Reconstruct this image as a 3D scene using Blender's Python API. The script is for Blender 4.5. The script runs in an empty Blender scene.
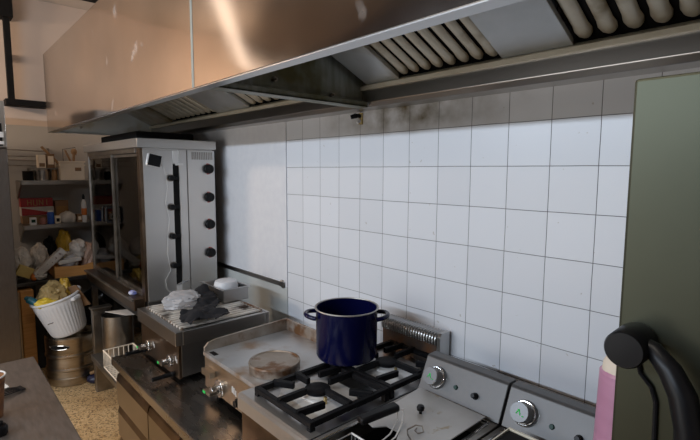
import bpy, bmesh, math, random
from mathutils import Vector, Matrix, noise
random.seed(7)
PI = math.pi
C = bpy.context.scene.collection
sc = bpy.context.scene

# ------------------------------------------------------------------ materials
def new_mat(name):
    m = bpy.data.materials.new(name); m.use_nodes = True
    nt = m.node_tree
    return m, nt, nt.nodes['Principled BSDF']

def surf(name, a, b=None, rough=.5, metal=0, scale=8, stretch=(1, 1, 1), bump=0, rvar=.1, detail=4,
         c=None, cscale=3, cthr=(.55, .7), coat=0, spec=None):
    """two-tone noise, optional third colour in patches with their own shape (stains)"""
    m, nt, p = new_mat(name)
    N, L = nt.nodes.new, nt.links.new
    b = b or tuple(x * .8 for x in a)
    tc = N('ShaderNodeTexCoord'); mp = N('ShaderNodeMapping'); mp.inputs['Scale'].default_value = stretch
    L(tc.outputs['Object'], mp.inputs['Vector'])
    no = N('ShaderNodeTexNoise'); no.inputs['Scale'].default_value = scale; no.inputs['Detail'].default_value = detail
    L(mp.outputs[0], no.inputs['Vector'])
    rp = N('ShaderNodeValToRGB')
    rp.color_ramp.elements[0].position = .3; rp.color_ramp.elements[1].position = .7
    rp.color_ramp.elements[0].color = (*b, 1); rp.color_ramp.elements[1].color = (*a, 1)
    L(no.outputs['Fac'], rp.inputs['Fac'])
    col = rp.outputs['Color']
    if c:
        n2 = N('ShaderNodeTexNoise'); n2.inputs['Scale'].default_value = cscale; n2.inputs['Detail'].default_value = 6
        L(tc.outputs['Object'], n2.inputs['Vector'])
        mr = N('ShaderNodeMapRange'); mr.inputs['From Min'].default_value = cthr[0]; mr.inputs['From Max'].default_value = cthr[1]
        L(n2.outputs['Fac'], mr.inputs['Value'])
        mx = N('ShaderNodeMix'); mx.data_type = 'RGBA'
        L(mr.outputs[0], mx.inputs['Factor']); L(col, mx.inputs['A']); mx.inputs['B'].default_value = (*c, 1)
        col = mx.outputs['Result']
        if metal:
            inv = N('ShaderNodeMapRange'); inv.inputs['To Min'].default_value = metal; inv.inputs['To Max'].default_value = .25
            L(mr.outputs[0], inv.inputs['Value']); L(inv.outputs[0], p.inputs['Metallic'])
    L(col, p.inputs['Base Color'])
    r = N('ShaderNodeMapRange'); r.inputs['To Min'].default_value = max(.03, rough - rvar); r.inputs['To Max'].default_value = min(1, rough + rvar)
    L(no.outputs['Fac'], r.inputs['Value']); L(r.outputs[0], p.inputs['Roughness'])
    if not (c and metal): p.inputs['Metallic'].default_value = metal
    if coat: p.inputs['Coat Weight'].default_value = coat; p.inputs['Coat Roughness'].default_value = .06
    if spec is not None: p.inputs['Specular IOR Level'].default_value = spec
    if bump:
        bn = N('ShaderNodeBump'); bn.inputs['Strength'].default_value = bump; bn.inputs['Distance'].default_value = .01
        L(no.outputs['Fac'], bn.inputs['Height']); L(bn.outputs[0], p.inputs['Normal'])
    return m

def emis(name, col, s):
    m, nt, p = new_mat(name)
    p.inputs['Base Color'].default_value = (*col, 1); p.inputs['Emission Color'].default_value = (*col, 1); p.inputs['Emission Strength'].default_value = s
    return m

def clear(name, tint, gloss_rough=.03, diffuse=None, dmix=.3):
    m, nt, p = new_mat(name); nt.nodes.remove(p)
    N, L = nt.nodes.new, nt.links.new
    out = nt.nodes['Material Output']
    t = N('ShaderNodeBsdfTransparent'); t.inputs['Color'].default_value = (*tint, 1)
    g = N('ShaderNodeBsdfGlossy'); g.inputs['Roughness'].default_value = gloss_rough
    f = N('ShaderNodeFresnel'); f.inputs['IOR'].default_value = 1.45
    mx = N('ShaderNodeMixShader'); L(f.outputs[0], mx.inputs[0]); L(t.outputs[0], mx.inputs[1]); L(g.outputs[0], mx.inputs[2])
    last = mx
    if diffuse:
        d = N('ShaderNodeBsdfDiffuse'); d.inputs['Color'].default_value = (*diffuse, 1)
        m2 = N('ShaderNodeMixShader'); m2.inputs[0].default_value = dmix
        L(mx.outputs[0], m2.inputs[1]); L(d.outputs[0], m2.inputs[2]); last = m2
    L(last.outputs[0], out.inputs['Surface'])
    return m

def tile_mat():
    m, nt, p = new_mat('glazed_white_tiles')
    N, L = nt.nodes.new, nt.links.new
    tc = N('ShaderNodeTexCoord'); sp = N('ShaderNodeSeparateXYZ'); L(tc.outputs['Object'], sp.inputs[0])
    def math_(op, a, b=None, c=None):
        n = N('ShaderNodeMath'); n.operation = op
        for i, v in enumerate((a, b, c)):
            if v is None: continue
            if isinstance(v, (int, float)): n.inputs[i].default_value = v
            else: L(v, n.inputs[i])
        return n.outputs[0]
    wob = N('ShaderNodeTexNoise'); wob.inputs['Scale'].default_value = 3; L(tc.outputs['Object'], wob.inputs['Vector'])
    w = math_('MULTIPLY', math_('SUBTRACT', wob.outputs['Fac'], .5), .006)
    def line(coord, off):
        f = math_('PINGPONG', math_('ADD', math_('ADD', coord, off), w), .075)
        return f                                     # 0 on a joint
    fx = line(sp.outputs['X'], 3.0); fz = line(sp.outputs['Z'], 3.0 - 1.62)
    d = math_('MINIMUM', fx, fz)
    mr = N('ShaderNodeMapRange'); mr.inputs['From Min'].default_value = .0005; mr.inputs['From Max'].default_value = .0013
    L(d, mr.inputs['Value'])                          # 0 joint, 1 tile
    # tile to tile variation
    ix = math_('FLOOR', math_('DIVIDE', sp.outputs['X'], .15)); iz = math_('FLOOR', math_('DIVIDE', math_('SUBTRACT', sp.outputs['Z'], 1.62), .15))
    cb = N('ShaderNodeCombineXYZ'); L(ix, cb.inputs[0]); L(iz, cb.inputs[1])
    wn = N('ShaderNodeTexWhiteNoise'); L(cb.outputs[0], wn.inputs['Vector'])
    v = N('ShaderNodeMapRange'); v.inputs['To Min'].default_value = .93; v.inputs['To Max'].default_value = 1.0; L(wn.outputs['Value'], v.inputs['Value'])
    tcol = N('ShaderNodeMix'); tcol.data_type = 'RGBA'; tcol.blend_type = 'MULTIPLY'; tcol.inputs['Factor'].default_value = 1
    tcol.inputs['A'].default_value = (.78, .80, .83, 1); L(v.outputs[0], tcol.inputs['B'])
    # grease specks and the brown grease stain above the cooker
    sn = N('ShaderNodeTexNoise'); sn.inputs['Scale'].default_value = 38; sn.inputs['Detail'].default_value = 2; L(tc.outputs['Object'], sn.inputs['Vector'])
    sm = N('ShaderNodeMapRange'); sm.inputs['From Min'].default_value = .72; sm.inputs['From Max'].default_value = .76; L(sn.outputs['Fac'], sm.inputs['Value'])
    s1 = N('ShaderNodeMix'); s1.data_type = 'RGBA'; L(math_('MULTIPLY', sm.outputs[0], .45), s1.inputs['Factor']); L(tcol.outputs['Result'], s1.inputs['A']); s1.inputs['B'].default_value = (.36, .31, .22, 1)
    gx = math_('SUBTRACT', 1, math_('DIVIDE', math_('ABSOLUTE', math_('SUBTRACT', sp.outputs['X'], .86)), .62))
    gz = math_('DIVIDE', math_('SUBTRACT', sp.outputs['Z'], 1.745), .07)
    g = math_('MULTIPLY', math_('MINIMUM', math_('MAXIMUM', gx, 0), 1), math_('MINIMUM', math_('MAXIMUM', gz, 0), 1))
    gn = N('ShaderNodeTexNoise'); gn.inputs['Scale'].default_value = 9; gn.inputs['Detail'].default_value = 8; L(tc.outputs['Object'], gn.inputs['Vector'])
    gm = N('ShaderNodeMapRange'); gm.inputs['From Min'].default_value = .3; gm.inputs['From Max'].default_value = .7; L(gn.outputs['Fac'], gm.inputs['Value'])
    gg = math_('MULTIPLY', math_('MULTIPLY', g, gm.outputs[0]), 1.3)
    s2 = N('ShaderNodeMix'); s2.data_type = 'RGBA'; L(gg, s2.inputs['Factor']); L(s1.outputs['Result'], s2.inputs['A']); s2.inputs['B'].default_value = (.13, .10, .045, 1)
    fin = N('ShaderNodeMix'); fin.data_type = 'RGBA'; L(mr.outputs[0], fin.inputs['Factor']); fin.inputs['A'].default_value = (.075, .072, .075, 1); L(s2.outputs['Result'], fin.inputs['B'])
    L(fin.outputs['Result'], p.inputs['Base Color'])
    ro = N('ShaderNodeMapRange'); ro.inputs['To Min'].default_value = .8; ro.inputs['To Max'].default_value = .3; L(mr.outputs[0], ro.inputs['Value']); L(ro.outputs[0], p.inputs['Roughness'])
    p.inputs['Specular IOR Level'].default_value = .35
    b = N('ShaderNodeBump'); b.inputs['Strength'].default_value = .5; b.inputs['Distance'].default_value = .002; L(mr.outputs[0], b.inputs['Height']); L(b.outputs[0], p.inputs['Normal'])
    return m

def terrazzo():
    m, nt, p = new_mat('speckled_tan_floor')
    N, L = nt.nodes.new, nt.links.new
    tc = N('ShaderNodeTexCoord')
    vo = N('ShaderNodeTexVoronoi'); vo.inputs['Scale'].default_value = 120; L(tc.outputs['Object'], vo.inputs['Vector'])
    rp = N('ShaderNodeValToRGB'); e = rp.color_ramp.elements
    e[0].color = (.16, .09, .04, 1); e[1].color = (.66, .44, .21, 1); e[0].position = .0; e[1].position = .35
    k = e.new(.9); k.color = (.76, .56, .31, 1)
    sp = N('ShaderNodeSeparateColor'); L(vo.outputs['Color'], sp.inputs[0]); L(sp.outputs[0], rp.inputs['Fac'])
    no = N('ShaderNodeTexNoise'); no.inputs['Scale'].default_value = 2.5; no.inputs['Detail'].default_value = 6; L(tc.outputs['Object'], no.inputs['Vector'])
    mx = N('ShaderNodeMix'); mx.data_type = 'RGBA'; mx.blend_type = 'MULTIPLY'; mx.inputs['Factor'].default_value = .6
    L(rp.outputs[0], mx.inputs['A']); r2 = N('ShaderNodeValToRGB'); r2.color_ramp.elements[0].color = (.68, .56, .44, 1); r2.color_ramp.elements[0].position = .35; r2.color_ramp.elements[1].position = .6
    L(no.outputs['Fac'], r2.inputs['Fac']); L(r2.outputs[0], mx.inputs['B']); L(mx.outputs['Result'], p.inputs['Base Color'])
    p.inputs['Roughness'].default_value = .55
    return m

M = dict(
    tile=tile_mat(), floor=terrazzo(),
    beige=surf('beige_painted_plaster', (.64, .52, .43), (.60, .48, .395), .85, scale=3, bump=.05),
    dim=surf('brown_wall_paint', (.16, .13, .105), (.13, .105, .085), .85, scale=3), cream=surf('cream_plaster', (.62, .55, .47), (.58, .51, .43), .9, scale=3),
    ceil=surf('ceiling_paint', (.60, .52, .45), (.56, .485, .42), .9, scale=2),
    panel=surf('white_wall_board', (.76, .77, .79), (.71, .72, .75), .45, scale=22, bump=.06),
    lowpanel=surf('grey_green_board', (.55, .57, .55), (.47, .49, .47), .5, scale=4),
    steel=surf('brushed_steel', (.46, .45, .44), (.435, .425, .415), .3, 1, scale=2.5, stretch=(1, 1, 2), rvar=.03, detail=1),
    ovensteel=surf('clean_oven_steel', (.66, .65, .63), (.60, .59, .575), .34, .9, scale=2.5, stretch=(1, 1, 2), rvar=.03, detail=1),
    steelh=surf('hood_steel', (.35, .32, .30), (.285, .26, .24), .11, 1, scale=4, rvar=.05, c=(.42, .375, .34), cscale=6, cthr=(.64, .74)),
    steelg=surf('galvanised_hood_inside', (.62, .64, .65), (.54, .56, .56), .42, .6, scale=9, c=(.24, .18, .06), cscale=3, cthr=(.5, .72)),
    filt=surf('greasy_filter_steel', (.74, .69, .57), (.62, .56, .44), .4, .45, scale=18, c=(.22, .16, .07), cscale=7, cthr=(.6, .8)),
    creamledge=surf('filter_rail', (.74, .70, .58), (.66, .61, .48), .42, .3, scale=12),
    oldsteel=surf('worn_steel', (.40, .375, .34), (.24, .22, .20), .36, 1, scale=9, rvar=.12, c=(.10, .06, .03), cscale=6, cthr=(.6, .75)),
    worktop=surf('scratched_worktop_steel', (.40, .37, .34), (.30, .275, .25), .27, 1, scale=7, stretch=(1, 4, 1), rvar=.13),
    tabletop=surf('scuffed_table_steel', (.34, .30, .27), (.25, .22, .195), .42, .9, scale=14, stretch=(1, 5, 1), rvar=.1),
    drawer=surf('warm_drawer_steel', (.38, .32, .25), (.31, .26, .20), .4, 1, scale=5),
    brownsteel=surf('brown_steel', (.21, .15, .105), (.11, .075, .05), .36, 1, scale=10, rvar=.1),  # brown tone in the base colour
    darksteel=surf('dark_steel', (.10, .10, .10), (.06, .06, .06), .35, .9, scale=9),
    fridge=surf('grey_fridge_steel', (.20, .18, .165), (.175, .157, .145), .38, 1, scale=20, stretch=(4, 4, 1)),
    door=surf('olive_steel_door', (.066, .068, .048), (.053, .055, .038), .42, .9, scale=5, rvar=.05),
    head=surf('matt_control_steel', (.115, .112, .11), (.10, .098, .096), .42, .4, scale=40, rvar=.05),
    griddle=surf('seasoned_griddle', (.52, .53, .54), (.42, .43, .44), .36, .6, scale=5, c=(.22, .13, .06), cscale=6, cthr=(.47, .66)),
    rust=surf('rusty_iron', (.44, .40, .36), (.27, .22, .17), .45, .7, scale=10, c=(.14, .065, .025), cscale=11, cthr=(.5, .62)),
    iron=surf('cast_iron', (.010, .010, .011), (.005, .005, .006), .5, 0, scale=30, bump=.1, spec=.12),
    black=surf('black_plastic', (.007, .007, .008), (.005, .005, .006), .38, spec=.22),
    matblack=surf('matt_black', (.010, .009, .009), (.006, .006, .006), .7, spec=.15),
    chrome=surf('chrome', (.78, .78, .78), (.7, .7, .7), .12, 1, rvar=.04),
    enamel=surf('navy_enamel', (.0025, .0035, .036), (.002, .003, .03), .2, 0, scale=3, rvar=.04, spec=.3),
    glass=clear('smoked_oven_glass', (.80, .77, .72)),
    baga=clear('clear_plastic_film', (.9, .9, .9), .2, (.9, .9, .93), .34),
    whitep=surf('white_plastic', (.72, .73, .75), (.66, .67, .69), .4),
    bagw=surf('crumpled_white_bag', (.62, .58, .53), (.42, .38, .34), .45, scale=18),
    bagy=clear('yellow_tinted_bag', (.85, .72, .45), .2, (.52, .38, .17), .6),
    yellow=surf('yellow_packet', (.75, .55, .05), (.66, .46, .03), .4, scale=12, c=(.05, .22, .06), cscale=14, cthr=(.6, .64)),
    teal=surf('teal_plastic', (.03, .20, .28), (.02, .15, .22), .35),
    wood=surf('orange_wood', (.62, .31, .10), (.48, .22, .06), .55, scale=6, stretch=(1, 1, 12)),
    palewood=surf('pale_wood', (.36, .22, .11), (.28, .16, .07), .6, scale=10),
    cloth=surf('charcoal_cloth', (.010, .010, .013), (.006, .006, .008), .95, scale=60),
    crate=surf('cream_plastic', (.86, .76, .62), (.80, .70, .56), .5),
    red=surf('red_card', (.30, .012, .012), (.24, .01, .01), .5), redlt=surf('pale_card', (.48, .44, .40), None, .6),
    gold=surf('gold_print', (.33, .17, .05), None, .5),
    blue=surf('blue_print', (.02, .09, .42), None, .4), navy=surf('navy_plastic', (.008, .012, .05), None, .4),
    card=surf('brown_card', (.26, .15, .075), (.2, .11, .055), .7), white=surf('white_print', (.7, .68, .65), None, .5),
    orange=surf('orange_print', (.65, .18, .03), None, .5), pinkj=surf('pink_label', (.42, .18, .15), None, .5),
    pink=surf('pink_film', (.42, .21, .31), (.35, .165, .25), .35, scale=6, stretch=(1, 1, 6)),
    roll=surf('cream_roll_core', (.66, .58, .48), None, .7),
    green=emis('lit_green_mark', (.03, .55, .10), .12), gdark=surf('dark_green_lens', (.004, .04, .028), None, .35, spec=.2),
    redring=surf('red_marking', (.38, .02, .01), None, .4), brass=surf('brass', (.62, .48, .22), None, .3, 1),
    cup=surf('wood_print_cup', (.32, .14, .05), (.12, .045, .02), .5, scale=12, stretch=(1, 1, 4)),
    paper=surf('paper', (.72, .68, .62), None, .8), aluminium=surf('aluminium', (.80, .79, .77), (.68, .67, .65), .35, .4),
    charbars=surf('grill_bars', (.86, .83, .77), (.58, .52, .45), .45, .2, scale=16, c=(.05, .03, .018), cscale=7, cthr=(.52, .64)),
    seam=surf('seam_strip', (.30, .33, .31), (.23, .26, .25), .55, .5),
)

# ------------------------------------------------------------------ mesh builder
class MB:
    def __init__(s): s.bm = bmesh.new()
    def box(s, x0, x1, y0, y1, z0, z1, m=None):
        r = bmesh.ops.create_cube(s.bm, size=1)
        bmesh.ops.scale(s.bm, vec=(abs(x1 - x0), abs(y1 - y0), abs(z1 - z0)), verts=r['verts'])
        bmesh.ops.translate(s.bm, vec=((x0 + x1) / 2, (y0 + y1) / 2, (z0 + z1) / 2), verts=r['verts'])
        if m: bmesh.ops.transform(s.bm, matrix=m, verts=r['verts'])
        return s
    def bar(s, p, q, w, h):
        """square bar from p to q, h along the up side"""
        p, q = Vector(p), Vector(q); d = q - p; L = d.length; d.normalize()
        up = Vector((0, 0, 1)) if abs(d.z) < .95 else Vector((0, 1, 0))
        r = d.cross(up).normalized(); u = r.cross(d)
        m = Matrix((r, d, u)).transposed().to_4x4(); m.translation = (p + q) / 2
        return s.box(-w / 2, w / 2, -L / 2, L / 2, -h / 2, h / 2, m)
    def cyl(s, p, q, r0, r1=None, n=24):
        p, q = Vector(p), Vector(q); d = q - p
        m = d.to_track_quat('Z', 'Y').to_matrix().to_4x4(); m.translation = (p + q) / 2
        bmesh.ops.create_cone(s.bm, cap_ends=True, segments=n, radius1=r0, radius2=r0 if r1 is None else r1, depth=d.length, matrix=m)
        return s
    def tube(s, pts, r, n=8, closed=False):
        pts = [Vector(p) for p in pts]; N = len(pts); rings = []; prev = None
        for i, p in enumerate(pts):
            a = pts[(i - 1) % N] if closed or i else p; b = pts[(i + 1) % N] if closed or i < N - 1 else p
            t = (b - a).normalized()
            if prev is None:
                u = t.orthogonal().normalized()
            else:
                u = (prev - t * prev.dot(t)).normalized()
            prev = u; v = t.cross(u)
            rr = r(i / (N - 1)) if callable(r) else r
            rings.append([s.bm.verts.new(p + (u * math.cos(2 * PI * k / n) + v * math.sin(2 * PI * k / n)) * rr) for k in range(n)])
        for i in range(N if closed else N - 1):
            A, B = rings[i], rings[(i + 1) % N]
            for k in range(n): s.bm.faces.new((A[k], A[(k + 1) % n], B[(k + 1) % n], B[k]))
        if not closed: s.bm.faces.new(rings[0][::-1]); s.bm.faces.new(rings[-1])
        return s
    def lathe(s, prof, c=(0, 0, 0), n=48, m=None, rf=None):
        c = Vector(c); rings = []
        for (r, z) in prof:
            ring = []
            for k in range(n):
                a = 2 * PI * k / n; rr = r * (rf(a, z) if rf else 1)
                v = Vector((rr * math.cos(a), rr * math.sin(a), z))
                if m: v = m @ v
                ring.append(s.bm.verts.new(v + c))
            rings.append(ring)
        for A, B in zip(rings, rings[1:]):
            for k in range(n): s.bm.faces.new((A[k], A[(k + 1) % n], B[(k + 1) % n], B[k]))
        s.bm.faces.new(rings[0][::-1]); s.bm.faces.new(rings[-1])
        return s
    def prism(s, poly, axis, a, b):
        """poly of 2D points in the plane normal to axis, extruded from a to b"""
        def pt(u, v, w): return {'x': (w, u, v), 'y': (u, w, v), 'z': (u, v, w)}[axis]
        A = [s.bm.verts.new(pt(u, v, a)) for u, v in poly]; B = [s.bm.verts.new(pt(u, v, b)) for u, v in poly]
        n = len(poly)
        s.bm.faces.new(A); s.bm.faces.new(B[::-1])
        for i in range(n): s.bm.faces.new((A[i], B[i], B[(i + 1) % n], A[(i + 1) % n]))
        bmesh.ops.recalc_face_normals(s.bm, faces=s.bm.faces[:])
        return s
    def blob(s, c, rad, amp=.25, freq=6, seed=0, sub=4, flat=None):
        r = bmesh.ops.create_icosphere(s.bm, subdivisions=sub, radius=1)
        c = Vector(c); off = Vector((seed * 3.1, seed * 1.7, seed * .9))
        for v in r['verts']:
            d = v.co.normalized()
            k = 1 + amp * (noise.noise(d * freq * .35 + off) + .55 * (1 - 2 * abs(noise.noise(d * freq + off))))
            p = Vector((d.x * rad[0], d.y * rad[1], d.z * rad[2])) * k + c
            if flat is not None and p.z < flat: p.z = flat
            v.co = p
        return s

ORG = {}
def link(name, bm, mat, parent=None, bevel=0, smooth=None, sub=0, local=False):
    """one mesh object; verts in world coordinates unless local"""
    me = bpy.data.meshes.new(name)
    o = Vector(ORG.get(parent.name, (0, 0, 0))) if parent else Vector((0, 0, 0))
    b = bm.bm
    if parent and not local: bmesh.ops.translate(b, vec=-o, verts=b.verts[:])
    bmesh.ops.recalc_face_normals(b, faces=b.faces[:])
    if smooth is None: smooth = False
    for f in b.faces: f.smooth = bool(smooth)
    if smooth:
        for e in b.edges:
            if len(e.link_faces) == 2 and e.calc_face_angle(0) > math.radians(38): e.smooth = False
    b.to_mesh(me); b.free()
    me.materials.append(M[mat] if isinstance(mat, str) else mat)
    ob = bpy.data.objects.new(name, me); C.objects.link(ob)
    if parent: ob.parent = parent; ORG[ob.name] = o
    if bevel:
        m = ob.modifiers.new('Bevel', 'BEVEL'); m.width = bevel; m.segments = 2; m.limit_method = 'ANGLE'
    return ob
def tag(o, label, cat, group=None):
    o['label'] = label; o['category'] = cat
    if group: o['group'] = group
    return o
def thing(name, label, cat, loc, group=None, rot=None):
    o = bpy.data.objects.new(name, None); C.objects.link(o); o.location = loc; o.empty_display_size = .05
    if rot: o.rotation_euler = rot
    ORG[o.name] = Vector(loc)
    return tag(o, label, cat, group)
def struct(name, bm, mat, bevel=0):
    o = link(name, bm, mat, None, bevel); o['kind'] = 'structure'; return o
def one(name, bm, mat, label, cat, bevel=0, smooth=False, group=None):
    """a thing that is one mesh: origin moved to its base"""
    b = bm.bm; vs = [v.co for v in b.verts]
    cx = sum(v.x for v in vs) / len(vs); cy = sum(v.y for v in vs) / len(vs); cz = min(v.z for v in vs)
    bmesh.ops.translate(b, vec=(-cx, -cy, -cz), verts=b.verts[:])
    o = link(name, bm, mat, None, bevel, smooth); o.location = (cx, cy, cz); ORG[o.name] = Vector((cx, cy, cz))
    return tag(o, label, cat, group)
def copy_tree(o, loc=None, parent=None):
    c = o.copy(); C.objects.link(c)
    if parent: c.parent = parent
    if loc: c.location = loc
    ORG[c.name] = Vector(loc) if loc else ORG.get(o.name, Vector())
    for ch in list(o.children): copy_tree(ch, None, c)
    return c

# ------------------------------------------------------------------ room
XB, XF, YL, H = -2.7, 4.2, -3.7, 3.05
struct('floor', MB().box(XB - .1, XF + .1, YL - .1, .1, -.1, 0), 'floor')
struct('ceiling', MB().box(XB - .1, XF + .1, YL - .1, .1, H, H + .1), 'ceil')
struct('wall_right', MB().box(XB - .1, XF + .1, 0, .1, 0, H), 'tile')
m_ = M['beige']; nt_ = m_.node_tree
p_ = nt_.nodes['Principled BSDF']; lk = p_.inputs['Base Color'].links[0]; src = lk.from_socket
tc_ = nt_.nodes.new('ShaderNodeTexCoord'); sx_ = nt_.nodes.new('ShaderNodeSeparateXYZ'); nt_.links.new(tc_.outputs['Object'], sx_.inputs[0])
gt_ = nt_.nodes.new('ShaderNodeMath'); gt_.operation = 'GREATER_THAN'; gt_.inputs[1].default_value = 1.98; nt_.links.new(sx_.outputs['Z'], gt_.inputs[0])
mx_ = nt_.nodes.new('ShaderNodeMix'); mx_.data_type = 'RGBA'; mx_.inputs['A'].default_value = (.42, .40, .375, 1)      # grey tone below the set height
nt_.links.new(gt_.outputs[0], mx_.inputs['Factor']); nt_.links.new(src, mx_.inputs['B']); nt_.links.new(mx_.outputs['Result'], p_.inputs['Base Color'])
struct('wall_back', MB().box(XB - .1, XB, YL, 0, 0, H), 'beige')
struct('wall_left', MB().box(XB, XF, YL - .1, YL, 0, H), 'dim')
struct('wall_front', MB().box(XF, XF + .1, YL, 0, 0, H), 'cream')
struct('trim_1', MB().box(XB, 0, -.006, 0, .93, 2.4), 'panel')          # smooth white board over the tiles
struct('trim_2', MB().box(XB, -.002, -.004, 0, .3, .93), 'lowpanel')
t3 = MB().box(XB, -.05, -.012, -.006, .928, .955); t3.blob((-.045, -.010, .945), (.025, .005, .022), .5, 7, 3, 2)
struct('trim_3', t3, 'steel')

# ------------------------------------------------------------------ extractor hood
HX0, HX1, HY, HZ, HT = -1.82, 2.75, -.83, 1.873, 2.42
h = thing('extractor_hood', 'long stainless steel extractor hood over the whole cooking line', 'extractor hood', (HX0, 0, HZ))
def warped(x0, x1):
    bm = MB(); nx, nz = 48, 14
    g = [[None] * (nz + 1) for _ in range(nx + 1)]
    for i in range(nx + 1):
        for j in range(nz + 1):
            x = x0 + (x1 - x0) * i / nx; z = HZ + (HT - HZ) * j / nz
            e = math.sin(PI * i / nx) * math.sin(PI * j / nz)
            dy = (noise.noise(Vector((x * 2.1, z * 1.6, 4))) * .013) * e
            g[i][j] = bm.bm.verts.new((x, HY + dy, z))
    for i in range(nx):
        for j in range(nz): bm.bm.faces.new((g[i][j], g[i + 1][j], g[i + 1][j + 1], g[i][j + 1]))
    return bm
for k, (a, b) in enumerate(((HX0, .672), (.676, HX1))):
    o = link('front_panel', warped(a, b), 'steelh', h, 0, True)
    so = o.modifiers.new('Solidify', 'SOLIDIFY'); so.thickness = .004; so.offset = 1; es = o.modifiers.new('EdgeSplit', 'EDGE_SPLIT'); es.split_angle = math.radians(30)
link('seam_strip', MB().box(.667, .683, HY - .005, HY + .002, HZ, HT), 'seam', h)
link('front_lip', MB().box(HX0, HX1, HY, HY + .04, HZ - .003, HZ + .001).box(HX0, HX1, HY + .037, HY + .04, HZ, HZ + .02), 'steel', h)
link('end_panel', MB().box(HX0, HX0 + .004, HY, 0, HZ, HT).box(HX0, HX0 + .03, HY, 0, HZ - .002, HZ), surf('zinc_end_panel', (.74, .78, .80), (.64, .68, .70), .5, .15, scale=5, c=(.42, .34, .10), cscale=3, cthr=(.55, .75)), h)
link('top_panel', MB().box(HX0, HX1, HY, 0, HT, HT + .004), 'steelg', h)
link('end_panel', MB().box(HX1 - .004, HX1, HY, 0, HZ, HT), 'steelg', h)
GY = -.10
link('gutter', MB().prism([(0, HZ), (-.085, HZ), (GY, HZ + .018), (GY, 1.955), (0, 1.955)], 'x', HX0, HX1), 'steel', h, .002)
link('filter_rail', MB().prism([(GY - .014, 1.942), (GY - .014, 1.958), (GY + .02, 1.975), (GY + .02, 1.942)], 'x', HX0 + .004, HX1), 'creamledge', h, .001)
SL = .45
def fil(x0, x1, n):
    """one baffle filter: frame and n bars on the slope"""
    y0, z0, y1 = GY, 1.965, -.79
    zz = lambda y: z0 + (GY - y) * SL
    f = MB().prism([(y1, zz(y1) + .03), (y1, zz(y1) + .034), (y0 + .09, zz(y0 + .09) + .034), (y0 + .09, zz(y0 + .09) + .03)], 'x', x0, x1)
    back = link('grease_filter', f, 'matblack', h)
    p = (x1 - x0) / n
    for k in range(n):
        c = x0 + p * (k + .5); w = p * .40; ya, yb = y0 + .004, y1
        bm = MB(); v = []
        # rounded channel section, closed round nose at the low end
        for (yy, ex) in ((ya, .55), (ya - .010, .85), (ya - .028, 1), (ya - .05, .86), (yb, .86)):
            ring = []
            for q in range(9):
                a = PI * q / 8; ring.append(bm.bm.verts.new((c + w * ex * math.cos(a), yy, zz(yy) + .024 - .016 * ex * math.sin(a))))
            v.append(ring)
        for A, B in zip(v, v[1:]):
            for q in range(8): bm.bm.faces.new((A[q], A[q + 1], B[q + 1], B[q]))
        bm.bm.faces.new(v[0]); 
        link('baffle', bm, 'filt', back, 0, True)
def blank(x0, x1):
    zz = lambda y: 1.965 + (GY - y) * SL
    link('blank_panel', MB().prism([(GY, 1.965), (-.79, zz(-.79)), (-.79, zz(-.79) + .02), (GY, 1.985)], 'x', x0 + .002, x1 - .002), 'steelg', h, .002)
blank(HX0 + .01, -1.36); fil(-1.36, -.62, 9); blank(-.62, -.22); fil(-.22, .5, 9); blank(.5, .70)
blank(.74, .93); fil(.93, 1.37, 8); blank(1.37, 1.60); fil(1.60, 2.04, 7); blank(2.04, 2.3); fil(2.3, 2.7, 7)
dv = MB().prism([(HY + .04, HZ), (GY, HZ), (GY, 1.985), (HY + .04, 2.30)], 'x', .714, .719).box(.69, .75, HY + .04, GY, HZ - .002, HZ + .004).box(.746, .75, HY + .04, GY, HZ, HZ + .02)
link('divider', dv, surf('grimy_divider', (.34, .36, .33), (.22, .23, .19), .45, .6, scale=6, stretch=(1, 9, 1), c=(.10, .09, .03), cscale=4, cthr=(.42, .62)), h)
for (yy, zz) in ((-.55, 1.93), (-.28, 1.905)):
    link('bolt', MB().cyl((.719, yy, zz), (.735, yy, zz), .009, n=6).cyl((.735, yy, zz), (.745, yy, zz), .004, n=8), 'oldsteel', h)
for yy in (-.62, -.2):
    link('bolt', MB().cyl((HX0 + .004, yy, 1.92), (HX0 + .02, yy, 1.92), .009, n=6), 'steel', h)

n = thing('spray_nozzle', 'small brass nozzle on the tiles just under the hood edge', 'nozzle', (.605, 0, 1.845))
link('wall_plate', MB().box(.60, .618, -.012, .001, 1.815, 1.868), 'brass', n, .002)
link('nozzle_head', MB().cyl((.609, -.012, 1.853), (.609, -.035, 1.853), .009).cyl((.609, -.035, 1.853), (.595, -.055, 1.845), .012, .009), 'black', n, 0, True)
link('tip', MB().cyl((.609, -.012, 1.832), (.609, -.028, 1.822), .008, .006), 'whitep', n, 0, True)

# ------------------------------------------------------------------ rotisserie oven on its stand
OX0, OX1, OY0, OY1, OZ0, OZ1 = -1.90, -.69, -.555, -.10, .80, 1.735
r = thing('rotisserie_oven', 'tall stainless steel rotisserie oven with glass front and four side knobs', 'oven', ((OX0 + OX1) / 2, (OY0 + OY1) / 2, .745))
link('top_cap', MB().box(OX0 - .03, OX1 + .01, OY0 - .03, OY1 + .01, OZ1, OZ1 + .055), 'ovensteel', r, .003)
link('flue_tray', MB().box(-1.75, -.95, -.50, -.12, OZ1 + .055, OZ1 + .115), 'matblack', r, .003)
link('base_panel', MB().box(OX0, OX1, OY0, OY1, .745, OZ0), 'oldsteel', r, .003)
link('back_panel', MB().box(OX0, OX1 - .03, OY1 - .01, OY1, OZ0, OZ1), 'brownsteel', r)
link('left_panel', MB().box(OX0, OX0 + .03, OY0, OY1 - .01, OZ0, OZ1), 'oldsteel', r)
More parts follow.
